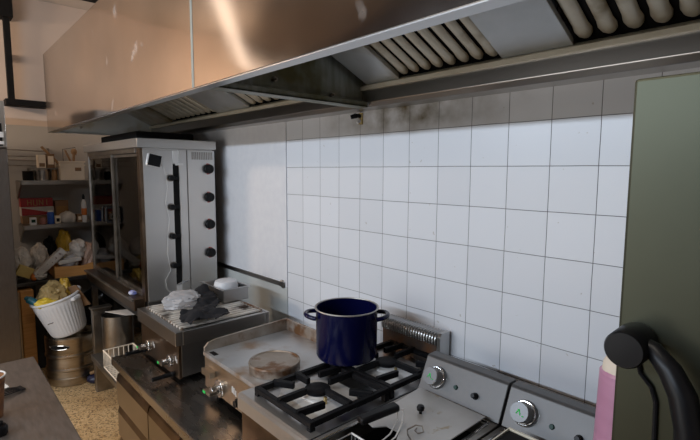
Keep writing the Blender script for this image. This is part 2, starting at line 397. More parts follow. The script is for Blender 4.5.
link('side_panel', MB().box(OX1 - .10, OX1 - .006, OY0 + .004, OY1 - .01, OZ0, OZ1).box(OX1 - .006, OX1, OY0 + .004, -.375, OZ0, OZ1 - .012), 'ovensteel', r, .002)
cp = link('control_panel', MB().box(OX1 - .006, OX1 + .004, -.283, OY1, OZ0 + .01, OZ1 - .006), 'ovensteel', r, .002)
link('side_post', MB().box(OX1 - .006, OX1 + .006, -.338, -.289, OZ0, OZ1 - .006), 'ovensteel', r, .002)
link('slot', MB().box(OX1 - .008, OX1 - .002, -.375, -.338, .88, 1.64), 'matblack', r)
link('slot_plate', MB().box(OX1 - .006, OX1 + .003, -.374, -.339, 1.645, 1.72).box(OX1 - .006, OX1 + .02, -.36, -.315, 1.632, 1.645), 'aluminium', r, .001)
link('slot_foot', MB().box(OX1 - .006, OX1 + .003, -.374, -.340, .81, .872), 'aluminium', r, .001)
link('latch', MB().cyl((OX1 + .01, -.37, .885), (OX1 + .01, -.30, .90), .006).cyl((OX1 - .004, -.34, .893), (OX1 + .016, -.34, .893), .010), 'chrome', r, 0, True)
for z in (1.554, 1.374, 1.192, 1.007):
    e = link('spit_end', MB().cyl((OX1 - .01, -.392, z), (OX1 + .03, -.392, z), .017).box(OX1 + .006, OX1 + .018, -.392, -.345, z - .011, z + .011), 'black', r, .002, True)
    link('collar', MB().cyl((OX1 - .004, -.392, z), (OX1 + .006, -.392, z), .023), 'oldsteel', e, 0, True)
for z in (1.611, 1.428, 1.25, 1.062):
    k = link('knob', MB().cyl((OX1 + .006, -.147, z), (OX1 + .034, -.147, z), .032, .029).box(OX1 + .028, OX1 + .036, -.153, -.141, z - .022, z + .022), 'black', cp, .002, True)
    link('dial_ring', MB().cyl((OX1 + .003, -.149, z), (OX1 + .007, -.152, z), .0355), 'redring', k, 0, True)
gr = MB()
for i in range(12): gr.box(OX1 + .002, OX1 + .006, -.253 + i * .012, -.247 + i * .012, 1.67, 1.718)
link('vent_grille', gr, 'oldsteel', cp)
# front frame, doors
fr = MB().box(OX0, OX1 - .1, OY0 - .012, OY0 + .02, OZ1 - .03, OZ1).box(OX0, OX1 - .006, OY0 - .012, OY0 + .02, OZ0, OZ0 + .035).box(OX0, OX0 + .03, OY0 - .012, OY0 + .02, OZ0 + .035, OZ1 - .03)
link('front_frame', fr, 'oldsteel', r, .002)
link('corner_post', MB().box(OX1 - .055, OX1 - .003, OY0 - .014, OY0 + .003, OZ0, OZ1 - .004), 'brownsteel', r, .002)
for (a, b, yy, hx) in ((OX0 + .03, -1.28, OY0 - .004, None), (-1.31, OX1 - .055, OY0 + .010, None)):
    g = link('glass_door', MB().box(a + .02, b - .02, yy - .003, yy + .003, OZ0 + .055, OZ1 - .05), 'glass', r)
    link('door_frame', MB().box(a, a + .02, yy - .006, yy + .006, OZ0 + .037, OZ1 - .032).box(b - .02, b, yy - .006, yy + .006, OZ0 + .037, OZ1 - .032)
         .box(a + .02, b - .02, yy - .006, yy + .006, OZ0 + .037, OZ0 + .055).box(a + .02, b - .02, yy - .006, yy + .006, OZ1 - .05, OZ1 - .032), 'oldsteel', g, .001)
    if yy < OY0:
        for hx in (-1.42, -1.33):
            link('handle', MB().tube([(hx, yy - .004, 1.34), (hx, yy - .035, 1.34), (hx, yy - .04, 1.33), (hx, yy - .04, 1.25), (hx, yy - .035, 1.24), (hx, yy - .004, 1.24)], .009), 'black', g, 0, True)
for z in (.98, 1.165, 1.35, 1.53):
    s = link('spit', MB().cyl((OX0 + .03, -.36, z), (OX1 - .1, -.36, z), .008), 'aluminium', r, 0, True)
    link('drip_shelf', MB().box(OX0 + .03, OX1 - .1, -.30, -.13, z - .075, z - .07).box(OX0 + .03, OX1 - .1, -.30, -.297, z - .07, z - .05), 'oldsteel', s)
dr = link('drip_drawer', MB().box(OX0 + .05, OX1 - .02, OY0 - .075, OY0 - .012, .75, .825), 'brownsteel', r, .004)
link('drawer_lip', MB().box(OX0 + .05, OX1 - .02, OY0 - .09, OY0 - .075, .812, .825), 'oldsteel', dr, .002)
# timer clipped to the side
t = thing('kitchen_timer', 'square black timer with silver rim stuck on the oven side', 'timer', (OX1, -.49, 1.63))
ry = Matrix.Translation((OX1 - .001, -.49, 1.66)) @ Matrix.Rotation(math.radians(-12), 4, 'X')
link('case', MB().box(0, .014, -.041, .041, -.039, .039, ry), 'aluminium', t, .006)
link('screen', MB().box(.0135, .019, -.035, .039, -.034, .034, ry), 'black', t, .003)
one('dangling_cord', MB().tube([(OX1 + .008, -.447, 1.67), (OX1 + .012, -.43, 1.6), (OX1 + .012, -.415, 1.5), (OX1 + .012, -.43, 1.4), (OX1 + .012, -.41, 1.3), (OX1 + .012, -.425, 1.2), (OX1 + .012, -.43, 1.08), (OX1 + .012, -.415, .98), (OX1 + .012, -.45, .92), (OX1 + .012, -.44, .86), (OX1 + .012, -.42, .84)], .0013, 6), 'white', 'thin white cord hanging down the oven side from the timer', 'cord', 0, True)
one('wiping_rag', MB().blob((-.83, -.60, .836), (.022, .022, .014), .3, 5, 2, 3, .826), surf('blue_white_rag', (.65, .66, .7), (.03, .08, .5), .8, scale=14), 'small blue and white rag on the oven drip drawer', 'rag', 0, True)
st = thing('oven_stand', 'dark steel stand with a lower shelf under the rotisserie oven', 'stand', (-1.25, -.35, 0))
link('stand_top', MB().box(-1.92, -.40, -.60, -.06, .70, .744), 'darksteel', st, .004)
for x in (-1.89, -.60):
    for y in (-.57, -.09): link('leg', MB().box(x - .02, x + .02, y - .02, y + .02, 0, .70), 'oldsteel', st, .002)
link('lower_shelf', MB().box(-1.30, -.42, -.75, -.07, .295, .334), 'oldsteel', st, .004)

# ------------------------------------------------------------------ pots and basket under the oven
def pot(name, c, rr, hh, mat, label, cat='pot', lid=False, handles=False):
    p = thing(name, label, cat, c)
    x, y, z = c
    link('body', MB().lathe([(rr * .95, z), (rr, z + .012), (rr, z + hh), (rr + .006, z + hh + .003), (rr - .004, z + hh), (rr - .006, z + .015)], (x, y, 0), 40), mat, p, 0, True)
    if handles:
        for sgn in (-1, 1):
            link('handle', MB().tube([(x + sgn * rr, y - .03, z + hh * .75), (x + sgn * (rr + .03), y - .025, z + hh * .77), (x + sgn * (rr + .03), y + .025, z + hh * .77), (x + sgn * rr, y + .03, z + hh * .75)], .005), 'chrome', p, 0, True)
    return p
pot('stock_pot', (-1.10, -.30, .335), .165, .32, 'brownsteel', 'wide steel stock pot pushed under the oven, on the low shelf', handles=True)
pot('tall_pot', (-1.13, -.615, .335), .095, .30, 'oldsteel', 'tall steel pot at the front of the low shelf beside the keg')
one('metal_tray', MB().box(-1.46, -1.41, -.70, -.58, 0, .62).box(-1.47, -1.40, -.71, -.57, .61, .625), 'oldsteel', 'tall dull metal tray standing on edge between keg and tall pot', 'tray', .004)
one('paper_sheet', MB().prism([(-1.21, -.67), (-1.04, -.59), (-.99, -.49), (-1.17, -.54)], 'z', .6395, .642), 'paper', 'folded brown-white paper lying over the tall pot', 'paper')
bk = thing('wire_basket', 'white wire basket on the low shelf next to the counter', 'basket', (-.80, -.64, .335))
w = MB()
bx0, bx1, by0, by1 = -1.00, -.46, -.742, -.56
for z, rr in ((.450, .005), (.340, .004)): w.tube([(bx0, by0, z), (bx1, by0, z), (bx1, by1, z), (bx0, by1, z)], rr, 6, True)
for i in range(19):
    x = bx0 + (bx1 - bx0) * i / 18; w.tube([(x, by0, .450), (x, by0, .339), (x, by1, .339), (x, by1, .450)], .0028, 5)
for i in range(1, 6):
    y = by0 + (by1 - by0) * i / 6
    for x in (bx0, bx1): w.cyl((x, y, .339), (x, y, .450), .0028, n=5)
link('wires', w, 'crate', bk, 0, True)
one('plastic_tub', MB().lathe([(.06, .343), (.075, .475), (.08, .477), (.07, .473), (.056, .349)], (-.68, -.65, 0), 28), 'whitep', 'white plastic tub standing in the wire basket', 'tub', 0, True)

# ------------------------------------------------------------------ beer keg, bin on it
kx, ky = -1.80, -.765
k = thing('beer_keg', 'stainless steel beer keg standing on the floor by the oven stand', 'keg', (kx, ky, 0))
R0 = .172
prof = [(.150, 0), (.165, .006), (.168, .02), (.168, .062), (.163, .068), (.163, .112), (.171, .120), (.171, .130), (.164, .138), (.164, .215), (.171, .223), (.171, .233), (.164, .241), (.164, .252), (.168, .258), (.168, .362), (.160, .372), (.152, .366), (.150, .31), (.02, .318)]
link('barrel', MB().lathe(prof, (kx, ky, 0), 56, rf=lambda a, z: 1.04), surf('keg_steel', (.48, .42, .34), (.36, .30, .23), .3, 1, scale=6, stretch=(1, 1, 5)), k, 0, True)
for ang in (-40, 140):
    a0 = math.radians(ang); rr = .1685 * 1.04
    def pt(s, zz): return (kx + rr * math.cos(a0 + s), ky + rr * math.sin(a0 + s), zz)
    loop = [pt(.42 * math.cos(q * PI / 8), .305 + .016 * math.sin(q * PI / 8)) for q in range(16)]
    g = MB(); up_ = [loop[q] for q in range(0, 9)]; dn_ = [loop[(16 - q) % 16] for q in range(0, 9)]
    va = [g.bm.verts.new((kx + (x - kx) * 1.008, ky + (y - ky) * 1.008, z)) for x, y, z in up_]
    vb = [g.bm.verts.new((kx + (x - kx) * 1.008, ky + (y - ky) * 1.008, z - 1e-5)) for x, y, z in dn_]
    for q in range(8): g.bm.faces.new((va[q], va[q + 1], vb[q + 1], vb[q]))
    hh = link('hand_hole', g, 'matblack', k)
    link('hole_rim', MB().tube(loop, .004, 6, True), 'chrome', hh, 0, True)
tilt = math.radians(15.5)
bz = .408
b = thing('ribbed_bin', 'white ribbed plastic bin tilted on top of the beer keg', 'bin', (-1.715, -.79, bz), rot=(tilt, 0, 0))
NR = 40
def rib(a, z): return 1 + (.012 if (a * NR / (2 * PI)) % 1 < .5 else -.006) * (1 if .02 < z < .24 else 0)
link('shell', MB().lathe([(.112, 0), (.118, .012), (.121, .021), (.156, .239), (.158, .25), (.158, .285), (.150, .285), (.147, .24), (.112, .015)], n=NR * 4, rf=rib), 'whitep', b, 0, True, local=True)
link('rim', MB().tube([(.160 * math.cos(2 * PI * i / 40), .160 * math.sin(2 * PI * i / 40), .283) for i in range(40)], .009, 8, True), 'whitep', b, 0, True, local=True)
for ang in (215, 35):
    a = math.radians(ang); cx_, cy_ = .165 * math.cos(a), .165 * math.sin(a)
    link('grip', MB().box(-.03, .02, -.035, .035, -.03, .0, Matrix.Translation((cx_, cy_, .272)) @ Matrix.Rotation(a, 4, 'Z')), 'whitep', b, .01, local=True)
mk = MB(); am = math.radians(-46)
mk.tube([((.1405 + (z - .13) * .16) * math.cos(am + s), (.1405 + (z - .13) * .16) * math.sin(am + s), z) for s, z in ((-.17, .128), (-.12, .134), (-.06, .134), (0, .137), (.1, .138), (.16, .140))], .0026, 5)
link('scribble', mk, 'matblack', b, 0, True, local=True)
# contents of the bin (each leans on the shell)
one('plastic_bag', MB().blob((-1.72, -.885, .685), (.09, .085, .10), .28, 7, 5), 'bagy', 'crumpled yellowish see-through bag stuffed in the ribbed bin', 'bag', 0, True)
one('yellow_bag', MB().blob((-1.74, -.80, .705), (.06, .04, .095), .2, 6, 8), surf('mustard_bag', (.55, .36, .05), (.42, .25, .03), .4), 'mustard yellow bag standing at the back of the ribbed bin', 'bag', 0, True)
one('food_packet', MB().blob((-1.635, -.93, .655), (.035, .07, .04), .25, 6, 11), 'yellow', 'bright yellow and green packet on the bin rim', 'packet', 0, True)
tb = thing('squeeze_bottle', 'teal plastic bottle lying over the left rim of the bin', 'bottle', (-1.72, -1.0, .635))
link('bottle_body', MB().cyl((-1.70, -.965, .632), (-1.745, -1.03, .683), .024, .026), 'teal', tb, .006, True)
link('cap', MB().cyl((-1.745, -1.03, .683), (-1.755, -1.045, .695), .018, .014), 'teal', tb, .003, True)
one('cardboard_piece', MB().box(-.055, .055, -.004, .004, -.09, .09, Matrix.Translation((-1.66, -.735, .67)) @ Matrix.Rotation(.5, 4, 'X') @ Matrix.Rotation(.6, 4, 'Z')), 'card', 'brown cardboard piece sticking up inside the bin right side', 'cardboard')
fl = thing('dustpan', 'dark blue dustpan with pale handle on the floor by the keg', 'dustpan', (-1.50, -.72, 0))
link('pan', MB().blob((-1.585, -.645, .04), (.05, .075, .042), .1, 3, 2, 3, .001), 'navy', fl, 0, True)
link('handle', MB().cyl((-1.585, -.70, .085), (-1.57, -.58, .115), .012), 'palewood', fl, .003, True)

# ------------------------------------------------------------------ drawer counter
CZ = .64
c = thing('drawer_counter', 'low steel drawer counter carrying the grill and griddle', 'counter', (.25, -.45, 0))
link('carcass', MB().box(-.33, .80, -.83, -.03, .10, .60), 'darksteel', c)
link('worktop', MB().box(-.345, .812, -.865, -.02, .60, CZ), 'worktop', c, .003)
link('fascia', MB().box(-.335, .805, -.842, -.83, .565, .60), 'drawer', c, .002)
dx = [(-.328, .128), (.138, .468), (.478, .805)]
for x0, x1 in dx:
    for z0, z1 in ((.392, .556), (.222, .384), (.112, .214)):
        d = link('drawer', MB().box(x0, x1, -.85, -.83, z0, z1 - .035), 'drawer', c, .002)
        link('pull', MB().prism([(-.83, z1 - .035), (-.85, z1 - .035), (-.842, z1 - .006), (-.83, z1)], 'x', x0, x1), 'brownsteel', d)
for x in (-.28, .75):
    for y in (-.78, -.08): link('foot', MB().cyl((x, y, 0), (x, y, .10), .02), 'black', c, 0, True)

# ------------------------------------------------------------------ gas char grill
gx0, gx1, gy0, gy1, gz1 = -.32, .185, -.735, -.245, .88
g = thing('char_grill', 'countertop gas char grill with dirty bar grates', 'grill', ((gx0 + gx1) / 2, -.49, CZ))
link('body', MB().box(gx0 + .012, gx1 - .012, gy0 + .03, gy1, CZ + .02, .82), 'steel', g, .003)
link('front_panel', MB().box(gx0 + .008, gx1 - .008, gy0 + .015, gy0 + .03, CZ + .015, .82), 'brownsteel', g, .003)
rm = MB().box(gx0, gx1, gy0, gy0 + .035, .815, gz1).box(gx0, gx1, gy1 - .02, gy1, .815, gz1).box(gx0, gx0 + .02, gy0 + .035, gy1 - .02, .815, gz1).box(gx1 - .022, gx1, gy0 + .035, gy1 - .02, .815, gz1)
link('rim', rm, 'steel', g, .003)
link('fire_bed', MB().box(gx0 + .02, gx1 - .022, gy0 + .035, gy1 - .02, .82, .835), 'matblack', g)
for s, (a, b2) in enumerate(((gx0 + .024, -.075), (-.065, gx1 - .026))):
    n_ = 7
    gt = link('grate', MB().box(a, b2, gy0 + .04, gy0 + .05, .865, .885).box(a, b2, gy1 - .035, gy1 - .025, .865, .892).box(a - .004, a + .004, gy0 + .04, gy1 - .025, .866, .878), 'rust', g, .002)
    for i in range(n_):
        x = a + (b2 - a) * (i + .5) / n_
        bar = MB().prism([(x - .007, .880), (x - .006, .888), (x, .885), (x + .006, .888), (x + .007, .880), (x, .875)], 'y', gy0 + .037, gy1 - .03)
        link('bar', bar, 'charbars', gt)
for x, z in ((-.185, .715), (.10, .725)):
    yk = gy0 + .015
    kn = link('valve_knob', MB().cyl((x, yk, z), (x, yk - .018, z), .030, .028).cyl((x, yk - .018, z), (x, yk - .045, z), .016, .014), 'chrome', g, .002, True)
    link('grip', MB().box(x - .026, x + .026, yk - .060, yk - .03, z - .007, z + .007), 'oldsteel', kn, .003)
    link('dial_mark', MB().box(x - .02, x - .004, yk - .0615, yk - .0595, z - .004, z + .005), 'green', kn)
    link('scale_print', MB().box(x + .04, x + .048, yk - .001, yk + .001, z + .01, z + .03).box(x + .053, x + .061, yk - .001, yk + .001, z + .002, z + .02), 'white', g)
for x, z in ((-.245, .675), (.125, .668)):
    link('tray_handle', MB().cyl((x, gy0 + .015, z), (x, gy0 - .09, z), .0095).cyl((x, gy0 + .015, z), (x, gy0 - .002, z), .013), 'black', g, .003, True)
for x in (gx0 + .05, gx1 - .05):
    for y in (gy0 + .07, gy1 - .05): link('foot', MB().cyl((x, y, CZ), (x, y, CZ + .022), .015), 'black', g)
# gastronorm pan with white tub
px0, px1, py0, py1, pz = -.31, -.06, -.375, -.225, .893
q = thing('steel_pan', 'rectangular steel pan at the back of the char grill', 'pan', ((px0 + px1) / 2, (py0 + py1) / 2, pz))
wl = .003
link('pan_body', MB().box(px0, px1, py0, py1, pz, pz + wl).box(px0, px0 + wl, py0, py1, pz, .962).box(px1 - wl, px1, py0, py1, pz, .962).box(px0, px1, py0, py0 + wl, pz, .962).box(px0, px1, py1 - wl, py1, pz, .962), 'steel', q, .001)
link('flange', MB().box(px0 - .012, px1 + .012, py0 - .012, py0 + wl, .962, .966).box(px0 - .012, px1 + .012, py1 - wl, py1 + .012, .962, .966).box(px0 - .012, px0 + wl, py0 + wl, py1 - wl, .962, .966).box(px1 - wl, px1 + .012, py0 + wl, py1 - wl, .962, .966), 'steel', q, .001)
one('upturned_tub', MB().lathe([(.066, pz + .004), (.068, .955), (.060, .985), (.045, .992), (.01, .993)], (-.175, -.30, 0), 32), 'whitep', 'white tub turned upside down in the steel pan', 'tub', 0, True)
one('film_bag', MB().blob((-.185, -.545, .918), (.085, .095, .042), .26, 5, 21, 4, .8895), 'baga', 'crumpled clear plastic bag on the char grill grate', 'bag', 0, True)
one('cable_loop', MB().tube([(-.26 + .085 * math.cos(2 * PI * i / 28), -.455 + .07 * math.sin(2 * PI * i / 28), .897 + .03 * math.sin(PI * i / 14) ** 2) for i in range(28)], .0065, 8, True), 'black', 'loop of black cable behind the clear bag on the grill', 'cable', 0, True)
# cloth
def inside(x, y, P):
    r_ = False; j = len(P) - 1
    for i in range(len(P)):
        if (P[i][1] > y) != (P[j][1] > y) and x < (P[j][0] - P[i][0]) * (y - P[i][1]) / (P[j][1] - P[i][1]) + P[i][0]: r_ = not r_
        j = i
    return r_
def drape(poly, zf, step=.009):
    bm = MB(); xs = [p[0] for p in poly]; ys = [p[1] for p in poly]; V = {}
    nx = int((max(xs) - min(xs)) / step) + 2; ny = int((max(ys) - min(ys)) / step) + 2
    def vert(i, j):
        if (i, j) not in V:
            x = min(xs) + i * step; y = min(ys) + j * step
            jx = noise.noise(Vector((x * 30, y * 30, 1))) * .006; jy = noise.noise(Vector((x * 30, y * 30, 9))) * .006
            V[(i, j)] = bm.bm.verts.new((x + jx, y + jy, zf(x, y)))
        return V[(i, j)]
    for i in range(nx):
        for j in range(ny):
            if inside(min(xs) + (i + .5) * step, min(ys) + (j + .5) * step, poly):
                bm.bm.faces.new((vert(i, j), vert(i + 1, j), vert(i + 1, j + 1), vert(i, j + 1)))
    return bm
def cz(x, y):
    f = abs(noise.noise(Vector((x * 16, y * 9, 2)))) * .045 + abs(noise.noise(Vector((x * 40, y * 26, 5)))) * .014
    return .899 + 1.35 * f + .05 * max(0, 1 - abs(x + .21) / .12) * max(0, min(1, (y + .54) / .12))
cl = one('kitchen_cloth', drape([(-.30, -.46), (-.24, -.40), (-.13, -.385), (-.05, -.40), (.03, -.465), (.10, -.50), (.17, -.465), (.225, -.49), (.232, -.56), (.19, -.545), (.175, -.60), (.20, -.665), (.13, -.69), (.06, -.66), (.0, -.63), (-.04, -.56), (-.10, -.50), (-.18, -.46), (-.25, -.47)], cz), 'cloth', 'crumpled charcoal cloth lying across the char grill', 'cloth', 0, True)
so = cl.modifiers.new('Solidify', 'SOLIDIFY'); so.thickness = .004; so.offset = 1
sd = cl.modifiers.new('Smooth', 'SUBSURF'); sd.levels = 1; sd.render_levels = 1

# ------------------------------------------------------------------ griddle
ax0, ax1, ay0, ay1 = .355, .815, -.68, -.25
a = thing('flat_griddle', 'countertop steel griddle with rusty stains beside the gas range', 'griddle', ((ax0 + ax1) / 2, -.46, CZ))
link('body', MB().box(ax0 + .005, ax1, ay0 + .01, ay1 - .005, CZ + .04, .815), 'oldsteel', a, .003)
link('front_panel', MB().box(ax0 + .004, ax1, ay0, ay0 + .012, CZ + .04, .815), surf('tan_steel', (.50, .43, .35), (.38, .31, .24), .38, 1, scale=9), a, .003)
link('cooking_plate', MB().box(ax0, ax1, ay0 - .004, ay1, .815, .832), 'griddle', a, .002)
link('grease_gap', MB().box(ax0 + .03, ax0 + .075, ay0 + .01, ay0 + .03, .832, .834), 'matblack', a)
sg = MB().prism([(ay0 + .0, .832), (ay0 + .0, .850), (ay0 + .02, .868), (ay0 + .06, .876), (ay1, .888), (ay1, .832)], 'x', ax0 - .004, ax0 + .008)
sg.box(ax0 + .008, ax1, ay1 - .012, ay1, .832, .888)
link('splash_guard', sg, 'rust', a, .002)
kx_, kz_ = .505, .722
kn = link('valve_knob', MB().cyl((kx_, ay0, kz_), (kx_, ay0 - .012, kz_), .036).cyl((kx_, ay0 - .012, kz_), (kx_, ay0 - .045, kz_), .020, .016), 'chrome', a, .002, True)
link('grip', MB().box(kx_ - .03, kx_ + .03, ay0 - .064, ay0 - .03, kz_ - .008, kz_ + .008), 'oldsteel', kn, .003)
link('dial_mark', MB().box(kx_ - .026, kx_ - .006, ay0 - .066, ay0 - .0635, kz_ - .005, kz_ + .004), 'green', kn)
link('bracket', MB().box(.385, .465, ay0 - .028, ay0, .752, .778), 'drawer', a, .003)
link('scale_print', MB().box(.600, .608, ay0 - .002, ay0 + .001, .74, .765).box(.613, .621, ay0 - .002, ay0 + .001, .737, .762).box(.628, .634, ay0 - .002, ay0 + .001, .732, .756), 'white', a)
link('igniter', MB().cyl((.645, ay0, .712), (.645, ay0 - .016, .712), .013).cyl((.645, ay0, .712), (.645, ay0 - .006, .712), .018), 'black', a, 0, True)
link('pilot_lamp', MB().box(.70, .715, ay0 - .004, ay0, .690, .708), 'gdark', a)
for x in (ax0 + .04, ax1 - .04):
    for y in (ay0 + .05, ay1 - .05): link('foot', MB().cyl((x, y, CZ), (x, y, CZ + .042), .015), 'black', a)
d = thing('iron_press', 'round rusty cast iron disc lying on the griddle', 'grill press', (.715, -.525, .832))
link('disc', MB().lathe([(.094, .832), (.098, .838), (.098, .862), (.1, .866), (.098, .872), (.092, .873), (.088, .869), (.02, .870)], (.712, -.556, 0), 48), 'rust', d, 0, True)

# ------------------------------------------------------------------ gas range
rx0, rx1, ry0, RZ = .82, 1.212, -.775, .85
v = thing('gas_range', 'two burner gas range with black cast iron grates and steel front', 'gas range', ((rx0 + rx1) / 2, -.4, 0))
link('cabinet', MB().box(rx0 + .004, rx1 - .004, ry0 + .03, -.03, .08, RZ - .05), 'darksteel', v, .003)
for fx in (rx0 + .04, rx1 - .04):
    for fy in (ry0 + .08, -.08): link('foot', MB().cyl((fx, fy, 0), (fx, fy, .08), .02), 'black', v)
link('door_panel', MB().box(rx0 + .004, rx1 - .004, ry0 + .012, ry0 + .03, .12, RZ - .06), 'brownsteel', v, .003)
link('top_front', MB().prism([(ry0 + .055, RZ), (ry0 + .012, RZ), (ry0 + .003, RZ - .004), (ry0, RZ - .014), (ry0, RZ - .055), (ry0 + .055, RZ - .055)], 'x', rx0, rx1), surf('satin_hob_edge', (.62, .60, .58), (.52, .50, .48), .33, .88, scale=6), v)
hob = MB().box(rx0, rx0 + .018, ry0 + .055, -.02, RZ - .05, RZ).box(rx1 - .012, rx1, ry0 + .055, -.02, RZ - .05, RZ).box(rx0 + .018, rx1 - .012, ry0 + .055, -.02, RZ - .05, RZ - .016)
link('hob_tray', hob, 'steel', v, .002)
link('side_rail', MB().tube([(rx1 + .0, ry0 + .01, RZ - .006), (rx1 + .0, -.3, RZ - .006)], .009, 10), 'black', v, 0, True)
for i, yb in enumerate((-.575, -.235)):
    xb = 1.005; zb = RZ - .016
    pan = MB()
    A = [pan.bm.verts.new((xb + .150 * math.cos(q * PI / 4 + PI / 8), yb + .140 * math.sin(q * PI / 4 + PI / 8), zb)) for q in range(8)]
    B = [pan.bm.verts.new((xb + .078 * math.cos(q * PI / 4 + PI / 8), yb + .072 * math.sin(q * PI / 4 + PI / 8), zb + .012)) for q in range(8)]
    for q in range(8): pan.bm.faces.new((A[q], A[(q + 1) % 8], B[(q + 1) % 8], B[q]))
    pan.bm.faces.new(B)
    bp = link('burner_pan', pan, 'aluminium', v)
    bu = link('burner', MB().lathe([(.056, zb + .010), (.054, zb + .019), (.044, zb + .022), (.042, zb + .024)], (xb, yb, 0), 36), 'aluminium', bp, 0, True)
    link('burner_cap', MB().lathe([(.042, zb + .0245), (.045, zb + .028), (.044, zb + .036), (.038, zb + .039), (.015, zb + .038)], (xb, yb, 0), 36), 'iron', bp, 0, True)
    link('spark_pin', MB().cyl((xb + .066, yb - .02, zb + .01), (xb + .066, yb - .02, zb + .035), .006, n=10), 'brass', bp, 0, True)
    y0, y1 = yb - .165, yb + .168; x0, x1 = .872, 1.180; zt = RZ + .029; hh = .019
    fm = MB().box(x0, x1, y0, y0 + .018, zt - hh, zt).box(x0, x1, y1 - .018, y1, zt - hh, zt).box(x0, x0 + .018, y0 + .018, y1 - .018, zt - hh, zt).box(x1 - .018, x1, y0 + .018, y1 - .018, zt - hh, zt)
    for (fx, fy) in ((x0, y0), (x1 - .02, y0), (x0, y1 - .02), (x1 - .02, y1 - .02)): fm.box(fx, fx + .02, fy, fy + .02, RZ - .016, zt - hh)
    gt = link('grate', fm, 'iron', v, .002)
    zc = zt + .004
    for (p, e) in (((x0 + .008, yb), (xb - .05, yb)), ((x1 - .008, yb), (xb + .05, yb)), ((xb, y0 + .008), (xb, yb - .05)), ((xb, y1 - .008), (xb, yb + .05)),
                   ((x0 + .008, y0 + .07), (x0 + .075, yb - .055)), ((x1 - .008, y1 - .07), (x1 - .075, yb + .055)), ((x1 - .075, y0 + .008), (x1 - .065, yb - .06)), ((x0 + .075, y1 - .008), (x0 + .065, yb + .06))):
        link('finger', MB().bar((p[0], p[1], zc - .008), (e[0], e[1], zc - .008), .016, .022), 'iron', gt, .002)
sp = MB().box(rx0 + .005, 1.122, -.070, -.02, RZ - .03, .955)
gu = link('flue_guard', sp, surf('rusty_guard', (.17, .15, .135), (.11, .095, .085), .36, .9, scale=5, c=(.17, .07, .025), cscale=5, cthr=(.53, .68)), v, .003)
link('guard_end', MB().prism([(-.078, RZ - .03), (-.078, .958), (-.066, .972), (-.014, .972), (-.014, RZ - .03)], 'x', 1.122, 1.139), 'steel', v, .002)
for i in range(22):
    x = rx0 + .014 + i * .0134
    link('fin', MB().tube([(x, -.078, .925), (x, -.080, .945), (x, -.074, .960), (x, -.062, .967), (x, -.02, .967)], .0048, 8), 'steel', gu, 0, True)

# ------------------------------------------------------------------ enamel pot
P = thing('enamel_pot', 'navy blue enamel stock pot standing on the gas range', 'pot', (.895, -.345, .888))
ex, ey, ez = .895, -.345, .8875
hp = .195
link('pot_body', MB().lathe([(.100, ez), (.112, ez + .004), (.117, ez + .014), (.1185, ez + hp - .01), (.1215, ez + hp - .003), (.1215, ez + hp), (.115, ez + hp - .001), (.1145, ez + .012), (.105, ez + .006)], (ex, ey, 0), 64), 'enamel', P, 0, True)
link('rim', MB().tube([(ex + .1215 * math.cos(2 * PI * i / 64), ey + .1215 * math.sin(2 * PI * i / 64), ez + hp) for i in range(64)], .0028, 8, True), surf('dull_pot_rim', (.50, .47, .43), None, .4, .6), P, 0, True)
ha = math.radians(46)
for sg_ in (1, -1):
    u = Vector((math.cos(ha), math.sin(ha), 0)) * sg_; w_ = Vector((-math.sin(ha), math.cos(ha), 0))
    c0 = Vector((ex, ey, ez + hp - .034))
    pts = [c0 + u * (.114 + .044 * math.sin(t_)) + w_ * (.05 * math.cos(t_)) + Vector((0, 0, .006 * math.sin(t_))) for t_ in [PI * i / 14 for i in range(15)]]
    link('handle', MB().tube(pts, .0085, 10), 'enamel', P, 0, True)

